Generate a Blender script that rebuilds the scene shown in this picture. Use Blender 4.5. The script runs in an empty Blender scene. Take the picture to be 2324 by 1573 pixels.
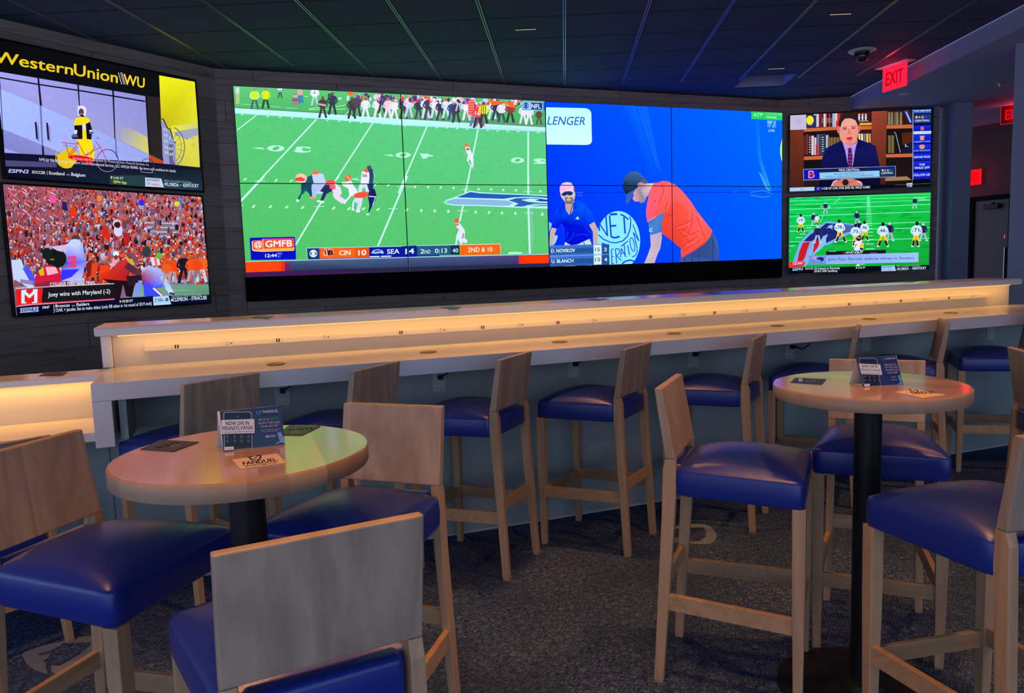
import bpy, bmesh, math, random
import numpy as np
from mathutils import Vector, Matrix

# ------------------------------------------------------------------ camera, light, exposure
scene = bpy.context.scene
C = scene.collection
F_PX, PITCH, ROLL, EYE = 1740.0, 0.1085, 0.0321, 1.50      # image taken as 2324 x 1573
_f = np.array([0, math.cos(PITCH), -math.sin(PITCH)]); _r = np.array([1., 0, 0]); _d = np.cross(_f, _r)
_c, _s = math.cos(ROLL), math.sin(ROLL)
CAM_R = np.array([_c * _r + _s * _d, -_s * _r + _c * _d, _f])   # rows: right, down, forward
cam_data = bpy.data.cameras.new('camera')
cam_data.sensor_width = 36.0
cam_data.lens = F_PX / 2324 * 36.0
cam_data.clip_start = 0.05
cam = bpy.data.objects.new('camera', cam_data); C.objects.link(cam)
M3 = Matrix([list(CAM_R[0]), list(-CAM_R[1]), list(-CAM_R[2])]).transposed()
cam.matrix_world = Matrix.Translation((0, 0, EYE)) @ M3.to_4x4()
scene.camera = cam

scene.view_settings.view_transform = 'Standard'
scene.view_settings.look = 'None'
scene.view_settings.exposure = 0.0
scene.view_settings.gamma = 1.0
scene.view_settings.use_curve_mapping = False
scene.cycles.use_denoising = True
scene.cycles.max_bounces = 6
scene.cycles.diffuse_bounces = 3
scene.cycles.glossy_bounces = 3
scene.cycles.sample_clamp_indirect = 4.0

world = bpy.data.worlds.new('world'); scene.world = world
world.use_nodes = True
bg = world.node_tree.nodes['Background']
WORLD_COL, WORLD_STR = (0.56, 0.68, 1.0), 1.35
bg.inputs[0].default_value = (*WORLD_COL, 1); bg.inputs[1].default_value = WORLD_STR
SCREEN = 1.12            # brightness of the screens
LED_W, SLOT_W = 6.8, 7.0
CEIL = 3.317

# ------------------------------------------------------------------ helpers
def srgb(r, g, b):
    def f(c):
        c /= 255.0
        return c / 12.92 if c <= 0.04045 else ((c + 0.055) / 1.055) ** 2.4
    return (f(r), f(g), f(b))

def ray(u, v):
    return np.array([(u - 1162) / F_PX, (v - 786.5) / F_PX, 1.0]) @ CAM_R

def at_z(u, v, z):
    d = ray(u, v); t = (z - EYE) / d[2]
    return np.array([0, 0, EYE]) + d * t

def obj(name, me_or_bm, mat=None, parent=None, kind=None, label=None):
    if isinstance(me_or_bm, bmesh.types.BMesh):
        me = bpy.data.meshes.new(name); me_or_bm.to_mesh(me); me_or_bm.free()
    else:
        me = me_or_bm
    if mat is not None and len(me.materials) == 0:
        for m in (mat if isinstance(mat, (list, tuple)) else [mat]): me.materials.append(m)
    o = bpy.data.objects.new(name, me); C.objects.link(o)
    if parent is not None: o.parent = parent
    if kind: o['kind'] = kind
    if label: o['label'] = label
    return o

def thing(name, label, cat, loc=(0, 0, 0), rz=0.0, group=None):
    o = bpy.data.objects.new(name, None); C.objects.link(o)
    o.empty_display_size = 0.1
    o.location = loc; o.rotation_euler = (0, 0, rz)
    o['label'] = label; o['category'] = cat
    if group: o['group'] = group
    return o

def tag(o, label, cat, group=None):
    o['label'] = label; o['category'] = cat
    if group: o['group'] = group
    return o

def add_box(bm, x0, x1, y0, y1, z0, z1, bevel=0.0, seg=2, mi=0):
    vs = [bm.verts.new(p) for p in ((x0,y0,z0),(x1,y0,z0),(x1,y1,z0),(x0,y1,z0),(x0,y0,z1),(x1,y0,z1),(x1,y1,z1),(x0,y1,z1))]
    fs = [bm.faces.new([vs[i] for i in f]) for f in ((3,2,1,0),(4,5,6,7),(0,1,5,4),(1,2,6,5),(2,3,7,6),(3,0,4,7))]
    for f in fs: f.material_index = mi
    if bevel > 0:
        es = list({e for f in fs for e in f.edges})
        r = bmesh.ops.bevel(bm, geom=es, offset=bevel, segments=seg, profile=0.5, affect='EDGES')
        for f in r['faces']: f.material_index = mi
    return vs

def box(x0, x1, y0, y1, z0, z1, bevel=0.0, seg=2):
    bm = bmesh.new(); add_box(bm, x0, x1, y0, y1, z0, z1, bevel, seg); return bm

def add_hex(bm, lo, hi, bevel=0.0, mi=0):
    """box between two quads (4 points each, same order)"""
    vs = [bm.verts.new(p) for p in list(lo) + list(hi)]
    fs = [bm.faces.new([vs[i] for i in f]) for f in ((3,2,1,0),(4,5,6,7),(0,1,5,4),(1,2,6,5),(2,3,7,6),(3,0,4,7))]
    bmesh.ops.recalc_face_normals(bm, faces=fs)
    for f in fs: f.material_index = mi
    if bevel > 0:
        bmesh.ops.bevel(bm, geom=list({e for f in fs for e in f.edges}), offset=bevel, segments=2, profile=0.5, affect='EDGES')

def add_lathe(bm, prof, n=48, mi=0, cx=0, cy=0):
    """prof: list of (r, z); closed at r=0 ends"""
    rings = []
    for r, z in prof:
        if r < 1e-6: rings.append([bm.verts.new((cx, cy, z))])
        else: rings.append([bm.verts.new((cx + r*math.cos(2*math.pi*i/n), cy + r*math.sin(2*math.pi*i/n), z)) for i in range(n)])
    for a, b in zip(rings, rings[1:]):
        for i in range(n):
            j = (i + 1) % n
            if len(a) == 1 and len(b) == 1: continue
            if len(a) == 1: f = bm.faces.new((a[0], b[i], b[j]))
            elif len(b) == 1: f = bm.faces.new((a[i], a[j], b[0]))
            else: f = bm.faces.new((a[i], a[j], b[j], b[i]))
            f.material_index = mi
    bmesh.ops.recalc_face_normals(bm, faces=bm.faces[:])

def lathe(prof, n=48, cx=0, cy=0):
    bm = bmesh.new(); add_lathe(bm, prof, n, 0, cx, cy); return bm

def add_tube(bm, pts, r, n=8):
    pts = [Vector(p) for p in pts]; rings = []
    for i, p in enumerate(pts):
        t = (pts[min(i+1, len(pts)-1)] - pts[max(i-1, 0)]).normalized()
        a = t.cross(Vector((0, 0, 1)))
        if a.length < 1e-3: a = t.cross(Vector((1, 0, 0)))
        a.normalize(); b = t.cross(a)
        rings.append([bm.verts.new(p + r*(math.cos(2*math.pi*k/n)*a + math.sin(2*math.pi*k/n)*b)) for k in range(n)])
    for A, B in zip(rings, rings[1:]):
        for k in range(n): bm.faces.new((A[k], A[(k+1) % n], B[(k+1) % n], B[k]))
    bm.faces.new(rings[0][::-1]); bm.faces.new(rings[-1])

def smooth(o, angle=40):
    me = o.data
    for p in me.polygons: p.use_smooth = True
    try: me.set_sharp_from_angle(angle=math.radians(angle))
    except Exception: pass
    return o

def prism(poly, z0, z1):
    """vertical prism over a 2-D polygon (list of (x,y))"""
    bm = bmesh.new()
    a = [bm.verts.new((x, y, z0)) for x, y in poly]; b = [bm.verts.new((x, y, z1)) for x, y in poly]
    bm.faces.new(a[::-1]); bm.faces.new(b)
    for i in range(len(poly)):
        j = (i + 1) % len(poly); bm.faces.new((a[i], a[j], b[j], b[i]))
    bmesh.ops.recalc_face_normals(bm, faces=bm.faces[:])
    return bm

# ------------------------------------------------------------------ materials
def mat_new(name):
    m = bpy.data.materials.new(name); m.use_nodes = True
    nt = m.node_tree; return m, nt, nt.nodes['Principled BSDF']

def set_in(b, **kw):
    for k, v in kw.items():
        k2 = {'base': 'Base Color', 'rough': 'Roughness', 'metal': 'Metallic', 'coat': 'Coat Weight', 'coatr': 'Coat Roughness',
              'spec': 'Specular IOR Level', 'em': 'Emission Color', 'ems': 'Emission Strength', 'ior': 'IOR', 'trans': 'Transmission Weight',
              'alpha': 'Alpha'}[k]
        b.inputs[k2].default_value = (*v, 1) if isinstance(v, tuple) and len(v) == 3 else v

def plain(name, col, rough=0.5, bump=0.0, bscale=200.0, vary=0.06, **kw):
    """a painted / plastic surface: slight procedural mottling and fine grain"""
    m, nt, b = mat_new(name); N, L = nt.nodes, nt.links
    set_in(b, rough=rough, **kw)
    tc = N.new('ShaderNodeTexCoord'); no = N.new('ShaderNodeTexNoise')
    no.inputs['Scale'].default_value = 3.0; no.inputs['Detail'].default_value = 6
    L.new(tc.outputs['Object'], no.inputs['Vector'])
    mx = N.new('ShaderNodeMix'); mx.data_type = 'RGBA'
    mx.inputs[6].default_value = (*[c*(1-vary) for c in col], 1); mx.inputs[7].default_value = (*[min(1, c*(1+vary)) for c in col], 1)
    L.new(no.outputs['Fac'], mx.inputs[0]); L.new(mx.outputs[2], b.inputs['Base Color'])
    if bump > 0:
        n2 = N.new('ShaderNodeTexNoise'); n2.inputs['Scale'].default_value = bscale; L.new(tc.outputs['Object'], n2.inputs['Vector'])
        bp = N.new('ShaderNodeBump'); bp.inputs['Strength'].default_value = bump; bp.inputs['Distance'].default_value = 0.002
        L.new(n2.outputs['Fac'], bp.inputs['Height']); L.new(bp.outputs[0], b.inputs['Normal'])
    return m

def glow(name, col, strength):
    m = bpy.data.materials.new(name); m.use_nodes = True; nt = m.node_tree
    nt.nodes.clear(); e = nt.nodes.new('ShaderNodeEmission'); o = nt.nodes.new('ShaderNodeOutputMaterial')
    e.inputs[0].default_value = (*col, 1); e.inputs[1].default_value = strength
    nt.links.new(e.outputs[0], o.inputs[0]); return m

def wood(name, c1, c2, rough=0.45, axis='Z', scale=1.0, coat=0.0, contrast=1.0):
    """figured timber: stretched noise rings, grain along the axis"""
    m, nt, b = mat_new(name); N, L = nt.nodes, nt.links
    set_in(b, rough=rough, coat=coat, coatr=0.08)
    tc = N.new('ShaderNodeTexCoord'); mp = N.new('ShaderNodeMapping')
    s = {'X': (0.55, 5, 5), 'Y': (5, 0.55, 5), 'Z': (5, 5, 0.55)}[axis]
    mp.inputs['Scale'].default_value = [k*scale for k in s]
    oi = N.new('ShaderNodeObjectInfo'); ad = N.new('ShaderNodeVectorMath'); ad.operation = 'ADD'
    mu = N.new('ShaderNodeVectorMath'); mu.operation = 'SCALE'; mu.inputs['Scale'].default_value = 37.0
    cmb = N.new('ShaderNodeCombineXYZ')
    for i in range(3): L.new(oi.outputs['Random'], cmb.inputs[i])
    L.new(cmb.outputs[0], mu.inputs[0]); L.new(tc.outputs['Object'], mp.inputs['Vector'])
    L.new(mp.outputs[0], ad.inputs[0]); L.new(mu.outputs[0], ad.inputs[1])
    n1 = N.new('ShaderNodeTexNoise'); n1.inputs['Scale'].default_value = 1.6; n1.inputs['Detail'].default_value = 3
    n1.inputs['Distortion'].default_value = 0.6
    L.new(ad.outputs[0], n1.inputs['Vector'])
    rg = N.new('ShaderNodeMath'); rg.operation = 'MULTIPLY'; rg.inputs[1].default_value = 9.0; L.new(n1.outputs['Fac'], rg.inputs[0])
    fr = N.new('ShaderNodeMath'); fr.operation = 'PINGPONG'; fr.inputs[1].default_value = 1.0; L.new(rg.outputs[0], fr.inputs[0])
    n2 = N.new('ShaderNodeTexNoise'); n2.inputs['Scale'].default_value = 22.0; n2.inputs['Detail'].default_value = 4
    L.new(ad.outputs[0], n2.inputs['Vector'])
    mix = N.new('ShaderNodeMath'); mix.operation = 'MULTIPLY_ADD'; mix.inputs[1].default_value = 0.45*contrast; L.new(fr.outputs[0], mix.inputs[0])
    sc = N.new('ShaderNodeMath'); sc.operation = 'MULTIPLY'; sc.inputs[1].default_value = 0.55; L.new(n2.outputs['Fac'], sc.inputs[0])
    L.new(sc.outputs[0], mix.inputs[2])
    cr = N.new('ShaderNodeMix'); cr.data_type = 'RGBA'; cr.inputs[6].default_value = (*c1, 1); cr.inputs[7].default_value = (*c2, 1)
    L.new(mix.outputs[0], cr.inputs[0]); L.new(cr.outputs[2], b.inputs['Base Color'])
    bp = N.new('ShaderNodeBump'); bp.inputs['Strength'].default_value = 0.08; bp.inputs['Distance'].default_value = 0.001
    L.new(n2.outputs['Fac'], bp.inputs['Height']); L.new(bp.outputs[0], b.inputs['Normal'])
    return m

def staves(name, c1, c2, width=0.075, rot=0.0, rough=0.3, coat=1.0):
    """butcher-block top: staves of differing tone with grain along their length"""
    m, nt, b = mat_new(name); N, L = nt.nodes, nt.links
    set_in(b, rough=rough, coat=coat, coatr=0.13); b.inputs['Coat IOR'].default_value = 1.9
    tc = N.new('ShaderNodeTexCoord'); mp = N.new('ShaderNodeMapping'); mp.inputs['Rotation'].default_value = (0, 0, rot)
    L.new(tc.outputs['Object'], mp.inputs['Vector'])
    sp = N.new('ShaderNodeSeparateXYZ'); L.new(mp.outputs[0], sp.inputs[0])
    dv = N.new('ShaderNodeMath'); dv.operation = 'DIVIDE'; dv.inputs[1].default_value = width; L.new(sp.outputs['X'], dv.inputs[0])
    fl = N.new('ShaderNodeMath'); fl.operation = 'FLOOR'; L.new(dv.outputs[0], fl.inputs[0])
    wn = N.new('ShaderNodeTexWhiteNoise'); wn.noise_dimensions = '1D'; L.new(fl.outputs[0], wn.inputs['W'])
    g = N.new('ShaderNodeMapping'); g.inputs['Scale'].default_value = (14, 1.6, 14); L.new(mp.outputs[0], g.inputs['Vector'])
    ad = N.new('ShaderNodeVectorMath'); ad.operation = 'ADD'; L.new(g.outputs[0], ad.inputs[0])
    cm = N.new('ShaderNodeVectorMath'); cm.operation = 'SCALE'; cm.inputs['Scale'].default_value = 20; L.new(wn.outputs['Color'], cm.inputs[0])
    L.new(cm.outputs[0], ad.inputs[1])
    no = N.new('ShaderNodeTexNoise'); no.inputs['Scale'].default_value = 2.5; no.inputs['Detail'].default_value = 6; no.inputs['Distortion'].default_value = 0.8
    L.new(ad.outputs[0], no.inputs['Vector'])
    a = N.new('ShaderNodeMath'); a.operation = 'MULTIPLY_ADD'; a.inputs[1].default_value = 0.75; L.new(wn.outputs['Value'], a.inputs[0])
    s2 = N.new('ShaderNodeMath'); s2.operation = 'MULTIPLY'; s2.inputs[1].default_value = 0.45; L.new(no.outputs['Fac'], s2.inputs[0])
    L.new(s2.outputs[0], a.inputs[2])
    cr = N.new('ShaderNodeMix'); cr.data_type = 'RGBA'; cr.inputs[6].default_value = (*c1, 1); cr.inputs[7].default_value = (*c2, 1)
    L.new(a.outputs[0], cr.inputs[0]); L.new(cr.outputs[2], b.inputs['Base Color'])
    return m

def planks(name, c1, c2, c3, ph=0.19, pl=1.9, rough=0.6):
    """wall clad in wide horizontal boards (object Z up, along X or Y)"""
    m, nt, b = mat_new(name); N, L = nt.nodes, nt.links
    set_in(b, rough=rough, spec=0.25)
    tc = N.new('ShaderNodeTexCoord'); sp = N.new('ShaderNodeSeparateXYZ'); L.new(tc.outputs['Object'], sp.inputs[0])
    def M(op, a, bv=None, c=None):
        n = N.new('ShaderNodeMath'); n.operation = op
        for i, x in enumerate((a, bv, c)):
            if x is None: continue
            if isinstance(x, (int, float)): n.inputs[i].default_value = x
            else: L.new(x, n.inputs[i])
        return n.outputs[0]
    row = M('FLOOR', M('DIVIDE', sp.outputs['Z'], ph)); rf = M('FRACT', M('DIVIDE', sp.outputs['Z'], ph))
    wn = N.new('ShaderNodeTexWhiteNoise'); wn.noise_dimensions = '1D'; L.new(row, wn.inputs['W'])
    xs = M('ADD', M('DIVIDE', sp.outputs['X'], pl), wn.outputs['Value']); col = M('FLOOR', xs); cf = M('FRACT', xs)
    wn2 = N.new('ShaderNodeTexWhiteNoise'); wn2.noise_dimensions = '2D'
    cb = N.new('ShaderNodeCombineXYZ'); L.new(row, cb.inputs[0]); L.new(col, cb.inputs[1]); L.new(cb.outputs[0], wn2.inputs['Vector'])
    mp = N.new('ShaderNodeMapping'); mp.inputs['Scale'].default_value = (1.2, 1.2, 14); L.new(tc.outputs['Object'], mp.inputs['Vector'])
    ad = N.new('ShaderNodeVectorMath'); ad.operation = 'ADD'; sc = N.new('ShaderNodeVectorMath'); sc.operation = 'SCALE'; sc.inputs['Scale'].default_value = 15
    L.new(wn2.outputs['Color'], sc.inputs[0]); L.new(mp.outputs[0], ad.inputs[0]); L.new(sc.outputs[0], ad.inputs[1])
    no = N.new('ShaderNodeTexNoise'); no.inputs['Scale'].default_value = 1.8; no.inputs['Detail'].default_value = 8; no.inputs['Distortion'].default_value = 0.5
    L.new(ad.outputs[0], no.inputs['Vector'])
    m1 = N.new('ShaderNodeMix'); m1.data_type = 'RGBA'; m1.inputs[6].default_value = (*c1, 1); m1.inputs[7].default_value = (*c2, 1); L.new(wn2.outputs['Value'], m1.inputs[0])
    m2 = N.new('ShaderNodeMix'); m2.data_type = 'RGBA'; L.new(m1.outputs[2], m2.inputs[6]); m2.inputs[7].default_value = (*c3, 1)
    rmp = N.new('ShaderNodeMapRange'); rmp.inputs[1].default_value = 0.5; rmp.inputs[2].default_value = 0.8; L.new(no.outputs['Fac'], rmp.inputs[0]); L.new(rmp.outputs[0], m2.inputs[0])
    gap = M('MAXIMUM', M('LESS_THAN', rf, 0.02), M('LESS_THAN', cf, 0.003))
    m3 = N.new('ShaderNodeMix'); m3.data_type = 'RGBA'; L.new(gap, m3.inputs[0]); L.new(m2.outputs[2], m3.inputs[6]); m3.inputs[7].default_value = (*[c*0.25 for c in c1], 1)
    L.new(m3.outputs[2], b.inputs['Base Color'])
    return m

def carpet():
    m, nt, b = mat_new('carpet'); N, L = nt.nodes, nt.links
    set_in(b, rough=0.95, spec=0.1)
    tc = N.new('ShaderNodeTexCoord')
    outs = []
    for rot, sc in ((0.5, (28, 270, 1)), (2.05, (28, 270, 1))):
        mp = N.new('ShaderNodeMapping'); mp.inputs['Rotation'].default_value = (0, 0, rot); mp.inputs['Scale'].default_value = sc
        # rotate first, then stretch
        m0 = N.new('ShaderNodeMapping'); m0.inputs['Rotation'].default_value = (0, 0, rot); L.new(tc.outputs['Object'], m0.inputs['Vector'])
        mp.inputs['Rotation'].default_value = (0, 0, 0); L.new(m0.outputs[0], mp.inputs['Vector'])
        no = N.new('ShaderNodeTexNoise'); no.inputs['Scale'].default_value = 1.0; no.inputs['Detail'].default_value = 2; L.new(mp.outputs[0], no.inputs['Vector'])
        r = N.new('ShaderNodeMapRange'); r.inputs[1].default_value = 0.51; r.inputs[2].default_value = 0.72; L.new(no.outputs['Fac'], r.inputs[0]); outs.append(r.outputs[0])
    mx = N.new('ShaderNodeMath'); mx.operation = 'MAXIMUM'; L.new(outs[0], mx.inputs[0]); L.new(outs[1], mx.inputs[1])
    big = N.new('ShaderNodeTexNoise'); big.inputs['Scale'].default_value = 2.2; big.inputs['Detail'].default_value = 3; L.new(tc.outputs['Object'], big.inputs['Vector'])
    bm_ = N.new('ShaderNodeMapRange'); bm_.inputs[1].default_value = 0.35; bm_.inputs[2].default_value = 0.65; bm_.inputs[3].default_value = 0.45; L.new(big.outputs['Fac'], bm_.inputs[0])
    mu = N.new('ShaderNodeMath'); mu.operation = 'MULTIPLY'; L.new(mx.outputs[0], mu.inputs[0]); L.new(bm_.outputs[0], mu.inputs[1])
    c = N.new('ShaderNodeMix'); c.data_type = 'RGBA'; c.inputs[6].default_value = (0.017, 0.034, 0.085, 1); c.inputs[7].default_value = (0.21, 0.32, 0.62, 1)
    L.new(mu.outputs[0], c.inputs[0]); L.new(c.outputs[2], b.inputs['Base Color'])
    bp = N.new('ShaderNodeBump'); bp.inputs['Strength'].default_value = 0.5; bp.inputs['Distance'].default_value = 0.003
    L.new(mx.outputs[0], bp.inputs['Height']); L.new(bp.outputs[0], b.inputs['Normal'])
    return m

MAPLE = wood('maple_timber', (0.60, 0.385, 0.215), (0.38, 0.225, 0.12), rough=0.42)
MAPLE_X = wood('maple_timber_cross', (0.60, 0.38, 0.20), (0.39, 0.23, 0.12), rough=0.42, axis='X')
VENEER = wood('maple_veneer', (0.54, 0.40, 0.285), (0.32, 0.225, 0.155), rough=0.5, scale=0.8, contrast=1.3)
TABLE1 = staves('oak_staves', (0.62, 0.36, 0.20), (0.30, 0.16, 0.085), width=0.085, rot=-0.35)
RIM = staves('oak_rim', (0.50, 0.33, 0.21), (0.26, 0.15, 0.085), width=0.085, rot=-0.35, rough=0.55, coat=0.0)
VINYL = plain('blue_vinyl', (0.010, 0.030, 0.26), rough=0.30, bump=0.12, bscale=900, vary=0.12, spec=0.6)
WHITE = plain('white_solid_surface', (0.74, 0.72, 0.74), rough=0.16, vary=0.02, spec=0.5)
WHITE_MATTE = plain('white_laminate', (0.60, 0.57, 0.53), rough=0.5, vary=0.03)
GREYWALL = plain('grey_wall_paint', (0.33, 0.42, 0.42), rough=0.7, vary=0.05)
PAINT = plain('pale_ceiling_paint', (0.34, 0.36, 0.50), rough=0.85, vary=0.04, bump=0.1)
COLPAINT = plain('grey_blue_column_paint', (0.26, 0.30, 0.42), rough=0.8, vary=0.04)
DARKRED = plain('dark_red_corridor_paint', (0.085, 0.035, 0.045), rough=0.8)
BLACK = plain('black_powder_coat', (0.008, 0.009, 0.011), rough=0.45, spec=0.3)
BLACKM = plain('matte_black_board', (0.0035, 0.0035, 0.006), rough=0.8, spec=0.1)
BEZEL = plain('gloss_black_bezel', (0.006, 0.006, 0.008), rough=0.18)
PLASTIC = plain('white_plastic', (0.62, 0.60, 0.58), rough=0.35, vary=0.02)
GREYPL = plain('grey_outlet_plate', (0.52, 0.56, 0.60), rough=0.4, vary=0.02)
DARKHOLE = plain('dark_slot', (0.02, 0.017, 0.015), rough=0.6)
BRONZE = plain('bronze_disc', (0.20, 0.13, 0.055), rough=0.4, metal=0.5)
CARD = plain('white_card', (0.70, 0.68, 0.66), rough=0.5, vary=0.02)
TILE = plain('black_ceiling_tile', (0.056, 0.078, 0.135), rough=0.85, bump=0.5, bscale=400, vary=0.15, spec=0.2)
RAIL = plain('ceiling_rail', (0.30, 0.30, 0.32), rough=0.35, metal=0.6)
SEAM = plain('ceiling_seam', (0.004, 0.004, 0.006), rough=0.9)
WOODWALL = planks('wood_wall_boards', (0.29, 0.235, 0.215), (0.39, 0.325, 0.295), (0.20, 0.14, 0.115))
CARPET = carpet()
LOGO = plain('pale_carpet_inlay', (0.17, 0.23, 0.33), rough=0.95, bump=0.4, bscale=300, vary=0.25)
RUBBER = plain('black_rubber', (0.01, 0.01, 0.012), rough=0.6)
METAL = plain('brushed_metal', (0.5, 0.5, 0.52), rough=0.35, metal=1.0)
GLASSK = plain('smoked_dome', (0.02, 0.02, 0.03), rough=0.05, spec=0.8)
REDGLOW = glow('red_sign_glow', (1.0, 0.005, 0.012), 1.0)
REDEDGE = glow('red_sign_edge', (1.0, 0.02, 0.03), 0.9)
REDCLEAR = plain('tinted_clear_panel', (0.10, 0.012, 0.018), rough=0.1)
REDDIM = glow('red_acrylic_edge', (1.0, 0.02, 0.075), 0.95)
LEDGLOW = glow('amber_light_strip', (1.0, 0.55, 0.16), 1.6)
AMBERLED = glow('warm_slot_cells', (1.0, 0.72, 0.45), 0.55)

# ------------------------------------------------------------------ the pictures, printed faces and lettering
_font_cache = {}
def glyphs(text, bold):
    """flat triangles of a line of lettering: (verts Nx2, tris, width, cap height)"""
    key = (text, bold)
    if key in _font_cache: return _font_cache[key]
    cu = bpy.data.curves.new('lettering', 'FONT'); cu.body = text; cu.size = 1.0; cu.resolution_u = 3
    ob = bpy.data.objects.new('lettering', cu); C.objects.link(ob)
    dg = bpy.context.evaluated_depsgraph_get(); dg.update()
    me = bpy.data.meshes.new_from_object(ob.evaluated_get(dg)); me.calc_loop_triangles()
    v = np.array([(p.co.x, p.co.y) for p in me.vertices]) if len(me.vertices) else np.zeros((0, 2))
    t = [tuple(x.vertices) for x in me.loop_triangles]
    bpy.data.objects.remove(ob); bpy.data.curves.remove(cu); bpy.data.meshes.remove(me)
    if len(v): v[:, 0] -= v[:, 0].min(); w = v[:, 0].max()
    else: w = 1.0
    o = (0.019 if bold is True else float(bold)) if bold else 0.006     # heavier strokes: the line laid down a few times, slightly shifted
    if len(v):
        v0, t0 = v, t; v, t = [], []
        for dx, dy in ((-o, -o*.6), (o, -o*.6), (o, o*.6), (-o, o*.6)):
            k = len(v)*len(v0); v.append(v0 + [dx, dy]); t += [tuple(i+k for i in f) for f in t0]
        v = np.concatenate(v)
    _font_cache[key] = (v, t, w, 0.70)
    return _font_cache[key]

def clip_poly(P, Cc, rect):
    """Sutherland-Hodgman against rect (a0,a1,b0,b1); P list of (a,b), Cc per-vertex colours"""
    a0, a1, b0, b1 = rect
    for ax, lim, sg in ((0, a0, 1), (0, a1, -1), (1, b0, 1), (1, b1, -1)):
        if not P: return P, Cc
        Q, D = [], []
        for i in range(len(P)):
            p, q, cp, cq = P[i-1], P[i], Cc[i-1], Cc[i]
            ip, iq = sg*(p[ax]-lim) >= 0, sg*(q[ax]-lim) >= 0
            if ip != iq:
                t = (lim - p[ax]) / (q[ax] - p[ax])
                Q.append((p[0]+t*(q[0]-p[0]), p[1]+t*(q[1]-p[1]))); D.append(tuple(cp[k]+t*(cq[k]-cp[k]) for k in range(3)))
            if iq: Q.append(q); D.append(cq)
        P, Cc = Q, D
    return P, Cc

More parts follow.
